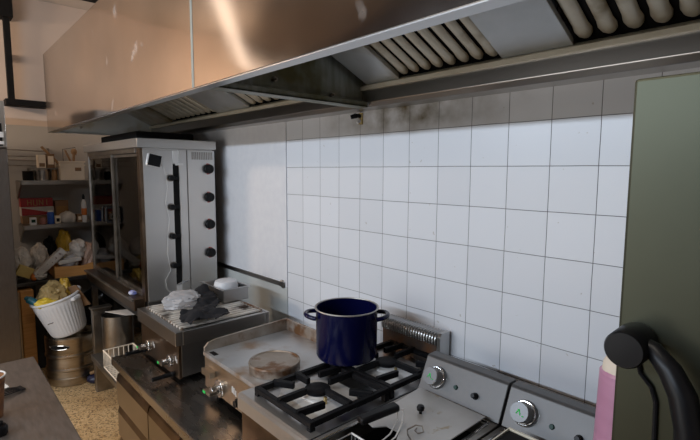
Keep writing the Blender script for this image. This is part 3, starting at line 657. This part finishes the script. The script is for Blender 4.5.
# ------------------------------------------------------------------ fryers
FZ = .86
def fryer(x0, label):
    x1 = x0 + .305
    f = thing('deep_fryer', label, 'fryer', ((x0 + x1) / 2, -.45, 0), 'twin fryers beside the gas range')
    link('cabinet', MB().box(x0 + .002, x1 - .002, -.79, -.20, .08, FZ - .16), 'oldsteel', f, .003)
    dk = MB().box(x0, x1, -.80, -.755, FZ - .05, FZ).box(x0, x1, -.335, -.215, FZ - .05, FZ).box(x0, x0 + .022, -.755, -.33, FZ - .05, FZ).box(x1 - .022, x1, -.755, -.33, FZ - .05, FZ)
    link('deck', dk, 'oldsteel', f, .003)
    tk = MB().box(x0 + .022, x1 - .022, -.755, -.33, FZ - .16, FZ - .15)
    tk.box(x0 + .018, x0 + .022, -.755, -.33, FZ - .15, FZ - .05).box(x1 - .022, x1 - .018, -.755, -.33, FZ - .15, FZ - .05).box(x0, x1, -.759, -.755, FZ - .16, FZ - .05).box(x0, x1, -.33, -.326, FZ - .16, FZ - .05)
    link('tank', tk, 'matblack', f)
    link('tank_edge', MB().tube([(x0 + .022, -.755, FZ + .002), (x1 - .022, -.755, FZ + .002), (x1 - .022, -.33, FZ + .002), (x0 + .022, -.33, FZ + .002)], .004, 6, True), 'chrome', f, 0, True)
    hd = link('control_head', MB().prism([(-.312, FZ + .002), (-.262, .966), (-.254, .971), (-.215, .971), (-.215, FZ)], 'x', x0 + .002, x1 + .001), 'head', f, .002)
    nrm = Vector((0, -(.976 - FZ), -.042)).normalized(); nrm = Vector((0, -.904, .427))
    def on_face(x, z): return Vector((x, -.312 + (z - FZ) / (.966 - FZ) * .050, z))
    c0 = on_face(x0 + .062, .914)
    kb = link('thermostat', MB().cyl(c0, c0 + nrm * .012, .038, .035).cyl(c0 + nrm * .012, c0 + nrm * .016, .031), 'chrome', hd, .002, True)
    kk = link('dial', MB().cyl(c0 + nrm * .0135, c0 + nrm * .040, .030, .028), 'steel', hd, .002, True)
    face = c0 + nrm * .0425; up = nrm.cross(Vector((1, 0, 0))).normalized(); up = up if up.z > 0 else -up
    cc = face; X = Vector((1, 0, 0))
    cap = link('dial_face', MB().cyl(c0 + nrm * .0415, c0 + nrm * .0430, .0265), surf('grey_dial_face', (.13, .13, .13), None, .35, .5), hd, 0, True)
    mkb = MB().bar(face + nrm * .001 + X * -.007 + up * -.006, face + nrm * .001 + X * -.001 + up * .008, .0025, .002).bar(face + nrm * .001 + X * -.001 + up * .008, face + nrm * .001 + X * .005 + up * -.007, .0025, .002)
    mkb.bar(face + nrm * .001 + X * .010 + up * -.008, face + nrm * .001 + X * .015 + up * -.008, .003, .002)
    link('pointer_mark', mkb, 'green', cap)
    c1 = on_face(x0 + .140, .908)
    link('pilot_lamp', MB().cyl(c1, c1 + nrm * .006, .008, .006, n=16), 'gdark', hd, 0, True)
    c2 = on_face(x0 + .213, .906)
    link('push_button', MB().cyl(c2, c2 + nrm * .007, .011, .010).cyl(c2 + nrm * .007, c2 + nrm * .020, .0085, .007), 'black', hd, .001, True)
    for fx in (x0 + .04, x1 - .04):
        for fy in (-.74, -.26): link('foot', MB().cyl((fx, fy, 0), (fx, fy, .08), .02), 'black', f)
    return f
fryer(1.222, 'deep fryer next to the gas range, covered by a flat lid')
fryer(1.534, 'deep fryer right of the lidded one, nearest the tall steel door')
ld = thing('fryer_lid', 'flat grey fryer lid with a black knob', 'lid', (1.37, -.46, FZ))
lm = Matrix.Translation((1.374, -.452, FZ + .0145)) @ Matrix.Rotation(math.radians(1.5), 4, 'X')
lb = MB()
lb.prism([(-.128, .122), (-.105, -.150), (-.07, -.158), (-.045, -.125), (.0, -.125), (.02, -.158), (.08, -.158), (.118, -.12), (.122, .122)], 'z', -.002, .002)
bmesh.ops.transform(lb.bm, matrix=lm, verts=lb.bm.verts[:])
link('plate', lb, surf('scuffed_lid', (.46, .455, .445), (.40, .39, .38), .45, .45, scale=12, c=(.32, .27, .2), cscale=20, cthr=(.66, .72)), ld, .001)
link('knob', MB().lathe([(.005, .002), (.005, .010), (.011, .014), (.012, .022), (.009, .028), (.002, .029)], (1.352, -.455, FZ + .0135), 20), 'black', ld, 0, True)
hk = [(1.40, -.53, FZ + .02), (1.405, -.545, FZ + .02), (1.42, -.55, FZ + .02), (1.428, -.535, FZ + .022), (1.415, -.525, FZ + .03), (1.40, -.535, FZ + .03), (1.39, -.56, FZ + .022), (1.405, -.575, FZ + .02), (1.43, -.59, FZ + .02)]
link('wire_hook', MB().tube(hk, .0022, 6), 'oldsteel', ld, 0, True)
bs = thing('fry_basket', 'fry basket with black handle hooked at the front of the lidded fryer', 'basket', (1.33, -.68, FZ - .06))
wb = MB(); X0, X1, Y0, Y1 = 1.275, 1.475, -.745, -.665
for z in (.862, .76): wb.tube([(X0, Y0, z), (X1, Y0, z), (X1, Y1, z), (X0, Y1, z)], .003, 6, True)
for i in range(15):
    x = X0 + (X1 - X0) * i / 14; wb.tube([(x, Y0, .862), (x, Y0, .76), (x, Y1, .76), (x, Y1, .862)], .0012, 4)
for i in range(1, 5):
    z = .76 + .02 * i; wb.tube([(X0, Y0, z), (X1, Y0, z), (X1, Y1, z), (X0, Y1, z)], .0012, 4, True)
link('mesh_basket', wb, 'aluminium', bs, 0, True)
stem = MB()
for dx_ in (-.010, .010): stem.tube([(1.376 + dx_, -.668, .862), (1.372 + dx_, -.60, .872), (1.362 + dx_, -.572, .880), (1.354 + dx_, -.550, .890), (1.352 + dx_, -.547, .926), (1.348 + dx_ * .6, -.57, .929)], .0024, 6)
link('wire_stem', stem, 'aluminium', bs, 0, True)
hm = Matrix.Translation((1.334, -.615, .928)) @ Matrix.Rotation(math.radians(-12), 4, 'Z') @ Matrix.Rotation(math.radians(4), 4, 'X')
link('handle', MB().box(-.016, .016, -.066, .062, -.010, .010, hm), 'black', bs, .006, True)
l2 = thing('boxed_lid', 'deep dark lid with a pale edge sitting on the far right fryer', 'lid', (1.69, -.54, FZ))
link('lid_box', MB().box(1.60, 1.80, -.71, -.385, FZ + .006, FZ + .045), 'matblack', l2, .003)
link('lid_edge', MB().box(1.598, 1.802, -.387, -.379, FZ + .006, FZ + .050).box(1.598, 1.602, -.71, -.387, FZ + .006, FZ + .050), 'creamledge', l2, .001)

# ------------------------------------------------------------------ tall steel door and handle, pink roll
D = thing('cold_cabinet', 'tall olive grey steel cabinet door with big black handle', 'cabinet', (2.3, -.5, 0))
link('body', MB().box(2.02, 2.9, -.73, -.05, .05, 1.69), 'darksteel', D, .004)
link('door', MB().box(1.976, 2.92, -.80, -.74, .08, 1.724), 'door', D, .004)
hb = Vector((2.002, -.80, 1.372))
hd = link('handle_boss', MB().lathe([(.024, 0), (.0255, .01), (.0245, .056), (.0225, .0595), (.005, .060)], hb, 40, Matrix.Rotation(math.radians(90), 4, 'X') @ Matrix.Identity(4)), 'black', D, 0, True)
link('handle_grip', MB().tube([(2.010, -.825, 1.378), (2.030, -.835, 1.374), (2.050, -.842, 1.356), (2.066, -.847, 1.33), (2.076, -.85, 1.29), (2.079, -.85, 1.22), (2.079, -.85, 1.02), (2.074, -.83, .98), (2.07, -.80, .97)], lambda t: .009 + .007 * min(1, t * 3), 14), 'black', D, 0, True)
link('handle_reflection', MB().tube([(2.003, -.803, 1.35), (2.008, -.803, 1.327), (2.022, -.803, 1.312), (2.0285, -.803, 1.293), (2.030, -.803, 1.24), (2.030, -.803, 1.0)], .003, 8), 'black', D, 0, True)  # black line on the door face stands in for the handle's reflection
pk = thing('film_roll', 'tall roll of pink plastic film standing between fryer and steel door', 'roll', (1.932, -.60, 0))
link('film', MB().lathe([(.042, .09), (.045, .10), (.044, .6), (.046, .9), (.044, 1.1), (.0415, 1.240), (.037, 1.245)], (1.932, -.60, 0), 32, rf=lambda a, z: 1 + .02 * math.sin(5 * a + z * 9)), 'pink', pk, 0, True)
link('core', MB().lathe([(.036, 0), (.036, .095), (.038, .1), (.038, 1.24), (.036, 1.258), (.030, 1.270), (.018, 1.275)], (1.932, -.60, 0), 28), 'roll', pk, 0, True)

# ------------------------------------------------------------------ steel prep table, cup, tongs
T = thing('prep_table', 'stainless steel prep table in the near left corner', 'table', (.8, -1.7, 0))
link('table_top', MB().box(-.01, 1.55, -2.05, -1.235, .81, .85), 'tabletop', T, .003)
for x in (.05, 1.48):
    for y in (-1.98, -1.30): link('leg', MB().box(x - .02, x + .02, y - .02, y + .02, 0, .81), 'oldsteel', T, .002)
link('undershelf', MB().box(.03, 1.5, -2.0, -1.28, .20, .22), 'oldsteel', T, .002)
cu = thing('paper_cup', 'wood patterned paper cup at the left edge of the prep table', 'cup', (.468, -1.410, .85))
link('cup_body', MB().lathe([(.028, .85), (.040, .978), (.0385, .978), (.0265, .855)], (.468, -1.410, 0), 36), 'cup', cu, 0, True)
link('rolled_rim', MB().tube([(.468 + .0405 * math.cos(2 * PI * i / 32), -1.410 + .0405 * math.sin(2 * PI * i / 32), .979) for i in range(32)], .0028, 8, True), 'white', cu, 0, True)
link('paper_lining', MB().blob((.468, -1.410, .95), (.03, .03, .02), .3, 5, 3, 3), 'paper', cu, 0, True)
one('napkin', MB().prism([(.20, -1.43), (.29, -1.375), (.26, -1.345), (.19, -1.36)], 'z', .8505, .854), 'paper', 'pale paper napkin behind the cup on the prep table', 'napkin')
sp = thing('slotted_turner', 'black slotted turner lying behind the paper cup on the table', 'turner', (.29, -1.37, .85))
tw = MB()
def lerp(p, q, t): return (p[0] + (q[0] - p[0]) * t, p[1] + (q[1] - p[1]) * t)
for i in range(5):
    s0 = lerp((.285, -1.385), (.355, -1.385), i / 4); s1 = lerp((.295, -1.322), (.325, -1.312), i / 4)
    tw.bar((s0[0], s0[1], .862), (s1[0], s1[1], .857), .006, .002)
tw.bar((.282, -1.385, .862), (.358, -1.385, .862), .012, .003).bar((.29, -1.322, .857), (.33, -1.311, .857), .012, .003)
link('blade', tw, 'black', sp, .0005)
link('handle', MB().bar((.32, -1.388, .861), (.34, -1.60, .861), .014, .01), 'black', sp, .003)
bl = thing('black_bottle', 'small black bottle at the bottom left on the prep table', 'bottle', (.60, -1.405, .85))
link('bottle_body', MB().lathe([(.018, .85), (.020, .853), (.020, .872), (.016, .878), (.006, .879)], (.598, -1.403, 0), 28), 'black', bl, 0, True)
link('cap', MB().lathe([(.008, .8795), (.010, .882), (.010, .888), (.004, .890)], (.598, -1.403, 0), 20), 'black', bl, 0, True)

# ------------------------------------------------------------------ upright fridge, wooden cabinet, high bracket
F = thing('upright_fridge', 'tall grey steel upright fridge at the left edge', 'fridge', (-1.98, -1.5, 0))
link('body', MB().box(-2.36, -1.645, -1.88, -1.10, .06, 2.05), 'fridge', F, .004)
link('door', MB().box(-1.643, -1.605, -1.875, -1.103, .12, 1.735), 'fridge', F, .004)
cpn = link('control_strip', MB().box(-1.643, -1.60, -1.875, -1.103, 1.745, 2.045), 'steel', F, .003)
link('display', MB().box(-1.60, -1.597, -1.6, -1.125, 1.755, 1.90), 'black', cpn)
link('switch', MB().box(-1.597, -1.594, -1.148, -1.118, 1.81, 1.845).box(-1.597, -1.594, -1.155, -1.118, 1.765, 1.785), 'white', cpn)
for x in (-2.3, -1.7):
    for y in (-1.82, -1.16): link('foot', MB().cyl((x, y, 0), (x, y, .062), .02), 'black', F)
W = thing('wooden_cabinet', 'orange brown wooden cabinet on the floor between fridge and bin', 'cabinet', (-2.25, -1.03, 0))
link('carcass', MB().box(-2.48, -2.03, -1.092, -.965, 0, .69), 'wood', W, .003)
link('front_plank', MB().box(-2.03, -2.0, -1.045, -.962, .02, .692), 'wood', W, .004)
link('grey_panel', MB().box(-2.029, -2.012, -1.09, -1.048, .02, .68), 'drawer', W, .002)
B = thing('wall_bracket', 'black steel bracket frame high on the back wall', 'bracket', (-2.6, -.9, 2.14))
link('post', MB().box(-2.64, -2.59, -.965, -.92, 2.17, 2.98), 'matblack', B, .003)
link('arm', MB().box(-2.69, -2.55, -.99, -.695, 2.13, 2.18), 'matblack', B, .004)
link('clamp', MB().box(-2.695, -2.55, -1.0, -.90, 2.83, 2.99), 'matblack', B, .003)
link('wall_fixing', MB().box(-2.70, -2.64, -.955, -.93, 2.5, 2.56), 'matblack', B)
tag(link('ceiling_track', MB().box(-2.35, -2.25, -.55, 0.0 - .05, H - .03, H), 'matblack'), 'dark recessed track on the ceiling above the hood end', 'track')

# ------------------------------------------------------------------ back shelves
def shelf(z, label):
    s = thing('wall_shelf', label, 'shelf', (-2.55, -.5, z))
    link('board', MB().box(-2.70, -2.40, -.94, -.04, z - .006, z).box(-2.405, -2.40, -.94, -.04, z - .034, z - .006), 'steel', s, .001)
    for y in (-.945, -.2): link('shelf_bracket', MB().prism([(-2.70, z - .007), (-2.43, z - .007), (-2.43, z - .03), (-2.66, z - .16), (-2.70, z - .16)], 'y', y, y + .012), 'oldsteel', s)
    return s
S1, S2 = 1.512, 1.142
shelf(S1, 'upper steel wall shelf holding the cream crate'); shelf(S2, 'lower steel wall shelf holding the red boxes')
K = thing('plastic_crate', 'cream plastic crate at the right end of the upper shelf', 'crate', (-2.51, -.565, S1))
cb = MB(); kx0, kx1, ky0, ky1, kz1 = -2.62, -2.42, -.66, -.475, S1 + .165
cb.box(kx0, kx1, ky0, ky1, S1, S1 + .006).box(kx0, kx0 + .006, ky0, ky1, S1, kz1).box(kx1 - .006, kx1, ky0, ky1, S1, kz1).box(kx0, kx1, ky0, ky0 + .006, S1, kz1).box(kx0, kx1, ky1 - .006, ky1, S1, kz1)
link('crate_body', cb, 'crate', K, .002)
link('rib', MB().box(kx1, kx1 + .008, ky0 - .006, ky1 + .006, kz1 - .04, kz1 - .03), 'crate', K, .001)
link('rib', MB().box(kx1, kx1 + .01, ky0 - .008, ky1 + .008, kz1 - .012, kz1), 'crate', K, .001)
for yy in (-.655, -.57, -.482): link('rib', MB().box(kx1, kx1 + .006, yy - .004, yy + .004, S1 + .002, kz1 - .04), 'crate', K, .001)
link('grip_slot', MB().box(kx1, kx1 + .003, -.548, -.50, kz1 - .085, kz1 - .055), 'card', K)
one('wooden_stick', MB().bar((-2.5, -.60, S1 + .08), (-2.52, -.77, S1 + .285), .03, .02), 'palewood', 'pale wooden stick leaning out of the cream crate to the left', 'stick', .003)
one('wooden_spatula', MB().bar((-2.47, -.53, S1 + .07), (-2.5, -.60, S1 + .26), .035, .012), 'palewood', 'broad wooden spatula standing up in the cream crate', 'spatula', .003)
one('wooden_spoon', MB().cyl((-2.55, -.54, S1 + .05), (-2.56, -.52, S1 + .24), .011).blob((-2.56, -.52, S1 + .25), (.02, .025, .03), .05, 3, 1, 2), 'palewood', 'wooden spoon upright at the back of the cream crate', 'spoon', 0, True)
one('wire_whisk', MB().tube([(-2.58, -.60, S1 + .05), (-2.6, -.60, S1 + .27), (-2.6, -.50, S1 + .29), (-2.58, -.50, S1 + .22)], .004, 6), 'darksteel', 'bent dark wire tool rising above the cream crate', 'wire tool', 0, True)
rk = thing('wire_rack', 'wire rack of long rods on the back wall left of the cartons', 'rack', (-2.67, -.85, S1 + .11))
for i, z in enumerate((.125, .165, .205, .25)): link('rod', MB().cyl((-2.665, -1.08, S1 + z + .012 * (i % 2)), (-2.665, -.70, S1 + z), .005, n=8), 'oldsteel', rk, 0, True)
link('upright', MB().box(-2.70, -2.66, -.705, -.69, S1, S1 + .28), 'oldsteel', rk)
one('shelf_riser', MB().box(-2.68, -2.47, -.86, -.665, S1 + .098, S1 + .105).box(-2.68, -2.66, -.86, -.85, S1, S1 + .098).box(-2.68, -2.66, -.675, -.665, S1, S1 + .098).box(-2.49, -2.47, -.672, -.665, S1, S1 + .098), 'oldsteel', 'thin metal riser over the pots on the upper shelf', 'riser')
def carton(x0, x1, y0, y1, z0, z1, mat, lab, pm=None, label=None):
    t_ = thing('carton', label, 'carton', ((x0 + x1) / 2, (y0 + y1) / 2, z0))
    link('box', MB().box(x0, x1, y0, y1, z0, z1), mat, t_, .002)
    if pm: link('printed_panel', MB().box(x1, x1 + .001, y0 + .008, y1 - .008, z0 + lab[0], z0 + lab[1]), pm, t_)
    return t_
carton(-2.57, -2.48, -.805, -.75, S1 + .105, S1 + .215, 'crate', (.01, .04), 'card', 'cream carton standing on the riser, left of the dark one')
carton(-2.57, -2.48, -.742, -.685, S1 + .105, S1 + .225, 'card', (.03, .10), 'crate', 'tan carton with dark print on the riser, right of the cream one')
def jar(name, c, rr, hh, mat, label, cat, lid=None, neck=.8):
    t_ = thing(name, label, cat, c); x, y, z = c
    link('jar_body', MB().lathe([(rr * .92, z), (rr, z + .004), (rr, z + hh * .82), (rr * neck, z + hh * .9), (rr * neck, z + hh * .92)], (x, y, 0), 24), mat, t_, 0, True)
    link('lid', MB().lathe([(rr * neck * 1.05, z + hh * .92), (rr * neck * 1.05, z + hh), (rr * .2, z + hh + .001)], (x, y, 0), 24), lid or mat, t_, 0, True)
    return t_
pot('dark_pan', (-2.53, -.875, S1), .04, .075, 'matblack', 'dark pan at the left end of the upper shelf')
pot('steel_saucepan', (-2.53, -.775, S1), .055, .085, 'steel', 'shiny steel saucepan under the riser on the upper shelf')
jar('copper_tin', (-2.50, -.69, S1), .022, .09, 'palewood', 'copper coloured tin under the riser beside the cream crate', 'tin')
# lower shelf
rb = thing('red_box', 'dark red box with gold lettering on top of the red and white one', 'box', (-2.6, -.81, S2 + .142))
link('box', MB().box(-2.68, -2.58, -.935, -.70, S2 + .142, S2 + .216), 'red', rb, .003)
lt = MB(); zb, zt_ = S2 + .156, S2 + .203; X_ = -2.579; wd = .026
def stroke(y0, z0, y1, z1): lt.bar((X_, y0, z0), (X_, y1, z1), .003, .006)
for i, ch in enumerate('HUNI'):
    y = -.885 + i * .042
    if ch == 'H': stroke(y, zb, y, zt_); stroke(y + wd, zb, y + wd, zt_); stroke(y, (zb + zt_) / 2, y + wd, (zb + zt_) / 2)
    if ch == 'U': stroke(y, zb, y, zt_); stroke(y + wd, zb, y + wd, zt_); stroke(y, zb, y + wd, zb)
    if ch == 'N': stroke(y, zb, y, zt_); stroke(y + wd, zb, y + wd, zt_); stroke(y, zt_, y + wd, zb)
    if ch == 'I': stroke(y + wd / 2, zb, y + wd / 2, zt_)
link('lettering', lt, 'gold', rb)
r2 = thing('red_box', 'red and white box with a diagonal stripe under the dark red box', 'box', (-2.6, -.81, S2 + .068))
link('box', MB().box(-2.68, -2.575, -.935, -.695, S2 + .068, S2 + .141), 'redlt', r2, .003)
one('carton', MB().box(-2.68, -2.58, -.93, -.705, S2, S2 + .067), 'card', 'plain brown carton under the red and white box', 'carton', .003)
tr = MB().prism([(-.93, S2 + .136), (-.70, S2 + .085), (-.70, S2 + .071), (-.93, S2 + .071)], 'x', -2.575, -2.573)
link('printed_panel', tr, 'red', r2)
carton(-2.49, -2.44, -.893, -.848, S2, S2 + .06, 'whitep', (.02, .045), 'gdark', 'small white carton in front of the red boxes')
jar('spice_jar', (-2.46, -.80, S2), .024, .06, 'pinkj', 'small jar with pinkish label between white carton and blue tin', 'jar', 'card')
jar('spray_tin', (-2.45, -.745, S2), .026, .112, 'blue', 'blue and white tin right of the pinkish jar', 'tin', 'white')
carton(-2.50, -2.45, -.712, -.672, S2, S2 + .065, 'crate', (.015, .045), 'matblack', 'little beige carton between blue tin and white bag')
carton(-2.67, -2.57, -.685, -.585, S2, S2 + .19, 'card', (.06, .14), 'gold', 'brown carton standing behind the white bag')
one('flour_bag', MB().blob((-2.47, -.615, S2 + .045), (.045, .06, .055), .15, 4, 31, 3, S2 + .001), 'bagw', 'plump white bag on the lower shelf in front of the brown carton', 'bag', 0, True)
carton(-2.52, -2.45, -.545, -.505, S2, S2 + .07, 'card', (.02, .05), 'crate', 'small brown carton left of the sauce bottle')
sb = thing('sauce_bottle', 'orange and white sauce bottle with black cap by the oven', 'bottle', (-2.46, -.487, S2))
link('bottle_body', MB().lathe([(.020, S2), (.021, S2 + .01), (.021, S2 + .17), (.010, S2 + .195), (.009, S2 + .2)], (-2.46, -.487, 0), 24), 'white', sb, 0, True)
link('label_band', MB().lathe([(.0212, S2 + .06), (.0218, S2 + .061), (.0218, S2 + .12), (.0212, S2 + .121)], (-2.46, -.487, 0), 24), 'orange', sb, 0, True)
link('cap', MB().lathe([(.011, S2 + .2), (.011, S2 + .225), (.006, S2 + .245), (.002, S2 + .246)], (-2.46, -.487, 0), 16), 'black', sb, 0, True)

# ------------------------------------------------------------------ cluttered low table at the back
TZ = .742
Q = thing('back_table', 'dark table heaped with bags below the wall shelves', 'table', (-2.35, -.6, 0))
link('table_top', MB().box(-2.69, -2.04, -1.09, -.10, TZ - .03, TZ), 'darksteel', Q, .003)
for x in (-2.64, -2.5):
    for y in (-.90, -.14): link('leg', MB().box(x - .018, x + .018, y - .018, y + .018, 0, TZ - .03), 'darksteel', Q)
wt = thing('wooden_tray', 'orange wooden drawer-like tray on the back table', 'tray', (-2.15, -.66, TZ))
link('front_board', MB().prism([(-.805, TZ), (-.525, TZ), (-.525, TZ + .095), (-.545, TZ + .095), (-.60, TZ + .080), (-.805, TZ + .092)], 'x', -2.075, -2.06), 'wood', wt, .002)
link('tray_box', MB().box(-2.34, -2.075, -.805, -.79, TZ, TZ + .09).box(-2.34, -2.075, -.54, -.525, TZ, TZ + .09).box(-2.34, -2.325, -.79, -.54, TZ, TZ + .09).box(-2.325, -2.075, -.79, -.54, TZ, TZ + .008), 'wood', wt, .002)
def bag(c, rad, mat, seed, label, amp=.22, flat=TZ + .001):
    one('plastic_bag', MB().blob(c, rad, amp, 6, seed, 4, flat), mat, label, 'bag', 0, True)
bag((-2.25, -1.0, TZ + .13), (.09, .07, .11), 'bagw', 41, 'greyish white bag at the left end of the back table')
bag((-2.38, -.86, TZ + .115), (.09, .065, .125), 'bagw', 43, 'creased off-white bag second from the left on the back table')
bag((-2.52, -.755, TZ + .14), (.07, .05, .13), 'matblack', 44, 'black bag at the back of the back table')
bag((-2.47, -.655, TZ + .165), (.08, .06, .155), surf('yellow_bag_film', (.50, .33, .03), (.38, .22, .02), .4), 45, 'yellow bag standing behind the wooden tray')
bag((-2.20, -.605, TZ + .20), (.10, .06, .075), 'bagw', 46, 'white bag with dark marks piled above the wooden tray', .22, None)
bag((-2.20, -.535, TZ + .13), (.09, .06, .12), surf('pinkish_bag', (.5, .34, .26), (.38, .24, .18), .5), 47, 'pinkish bag at the right end of the pile beside the oven', .22, TZ + .01)
bag((-2.17, -.69, TZ + .115), (.08, .07, .075), 'baga', 48, 'clear plastic container bag lying in the wooden tray', .15, TZ + .01)
one('white_packet', MB().box(-.05, .05, -.085, .085, -.017, .017, Matrix.Translation((-2.13, -.69, TZ + .125)) @ Matrix.Rotation(.12, 4, 'X')), 'bagw', 'flat white packet on top of the wooden tray', 'packet', .008)
one('long_packet', MB().box(-.04, .04, -.028, .028, -.135, .135, Matrix.Translation((-2.09, -.83, TZ + .13)) @ Matrix.Rotation(math.radians(-48), 4, 'X')), surf('printed_packet', (.58, .55, .51), (.40, .36, .33), .5, scale=20, c=(.14, .07, .07), cscale=22, cthr=(.62, .66)), 'long pale packet leaning diagonally left of the wooden tray', 'packet', .008)
bag((-2.10, -.905, TZ + .035), (.05, .05, .035), 'bagw', 51, 'small white bag at the foot of the long packet')
one('labelled_carton', MB().box(-.03, .03, -.05, .05, -.04, .04, Matrix.Translation((-2.12, -.995, TZ + .075)) @ Matrix.Rotation(-.5, 4, 'X')), surf('yellow_label_card', (.55, .42, .15), (.48, .34, .10), .6), 'small carton with yellow label at the front left of the table', 'carton', .003)
one('snack_packet', MB().blob((-2.08, -.94, TZ + .03), (.025, .025, .03), .1, 3, 3, 3, TZ + .001), 'orange', 'small orange packet beside the yellow label carton', 'packet', 0, True)
one('refuse_sack', MB().blob((-2.25, -.42, .27), (.16, .20, .32), .14, 5, 61, 4, .001), surf('black_sack', (.01, .01, .011), None, .25), 'shiny black refuse sack under the back table', 'sack', 0, True)
one('plastic_box', MB().box(-2.40, -2.16, -.95, -.80, 0, .42), surf('dark_grey_crate', (.03, .03, .032), None, .6), 'dark plastic box on the floor behind the keg', 'box', .008)

# ------------------------------------------------------------------ lights
def area(name, loc, target, sx, sy, power, col):
    l = bpy.data.lights.new(name, 'AREA'); l.shape = 'RECTANGLE'; l.size = sx; l.size_y = sy; l.energy = power; l.color = col
    o = bpy.data.objects.new(name, l); C.objects.link(o); o.location = loc
    o.rotation_euler = (Vector(target) - Vector(loc)).to_track_quat('-Z', 'Y').to_euler()
    return o
area('cool_tube', (.75, -3.0, 2.155), (.75, 0, 1.4), 2.7, .05, 53, (.74, .85, 1.0))
area('warm_lamp', (-1.9, -2.95, 2.5), (-2.7, -1.1, 1.9), .7, .12, 34, (1.0, .76, .56))
p0, p1 = Vector((-1.30, -1.89, 3.0)), Vector((-2.32, -2.78, 2.68))
dl = area('hood_streak_light', (p0 + p1) / 2, (0, 0, 0), (p1 - p0).length, .13, 2.0, (1.0, .82, .66))  # unseen strip added so the hood front reflects a bright streak
ax = (p1 - p0).normalized(); nn = Vector((.25, .45, -1)); nn = (nn - ax * nn.dot(ax)).normalized(); yy_ = (-nn).cross(ax)
dl.matrix_world = Matrix.Translation((p0 + p1) / 2) @ Matrix((ax, yy_, -nn)).transposed().to_4x4()
area('aisle_fill', (1.3, -1.38, 3.0), (1.3, -1.38, 0), 1.2, .3, 12, (1, .91, .79))  # unseen fill added to brighten the aisle floor and lower left
area('room_fill', (.3, -3.62, 1.05), (.1, 0, 1.15), 2.0, 1.5, 27, (.98, .96, .93))  # added soft fill that lifts the hood underside; no real doorway

w = bpy.data.worlds.new('World'); sc.world = w; w.use_nodes = True
w.node_tree.nodes['Background'].inputs[0].default_value = (.02, .02, .02, 1)

# ------------------------------------------------------------------ camera (square on the tile grid of the wall)
yaw, pitch, roll = -8.33344553e-01, -1.04422512e-01, 4.37862517e-03
f_ = Vector((math.sin(yaw) * math.cos(pitch), math.cos(yaw) * math.cos(pitch), math.sin(pitch)))
r0 = Vector((math.cos(yaw), -math.sin(yaw), 0)); u0 = r0.cross(f_)
r1 = r0 * math.cos(roll) + u0 * math.sin(roll); u1 = -r0 * math.sin(roll) + u0 * math.cos(roll)
cam = bpy.data.cameras.new('Camera'); co = bpy.data.objects.new('Camera', cam); C.objects.link(co)
m = Matrix((r1, u1, -f_)).transposed().to_4x4(); m.translation = (2.19277, -1.50889, 1.60)
co.matrix_world = m
cam.sensor_width = 36; cam.lens = 36 * 464.862 / 700; cam.clip_start = .02
sc.camera = co
sc.view_settings.view_transform = 'Standard'; sc.view_settings.look = 'None'; sc.view_settings.gamma = 1; sc.view_settings.use_curve_mapping = False
sc.view_settings.exposure = -.05
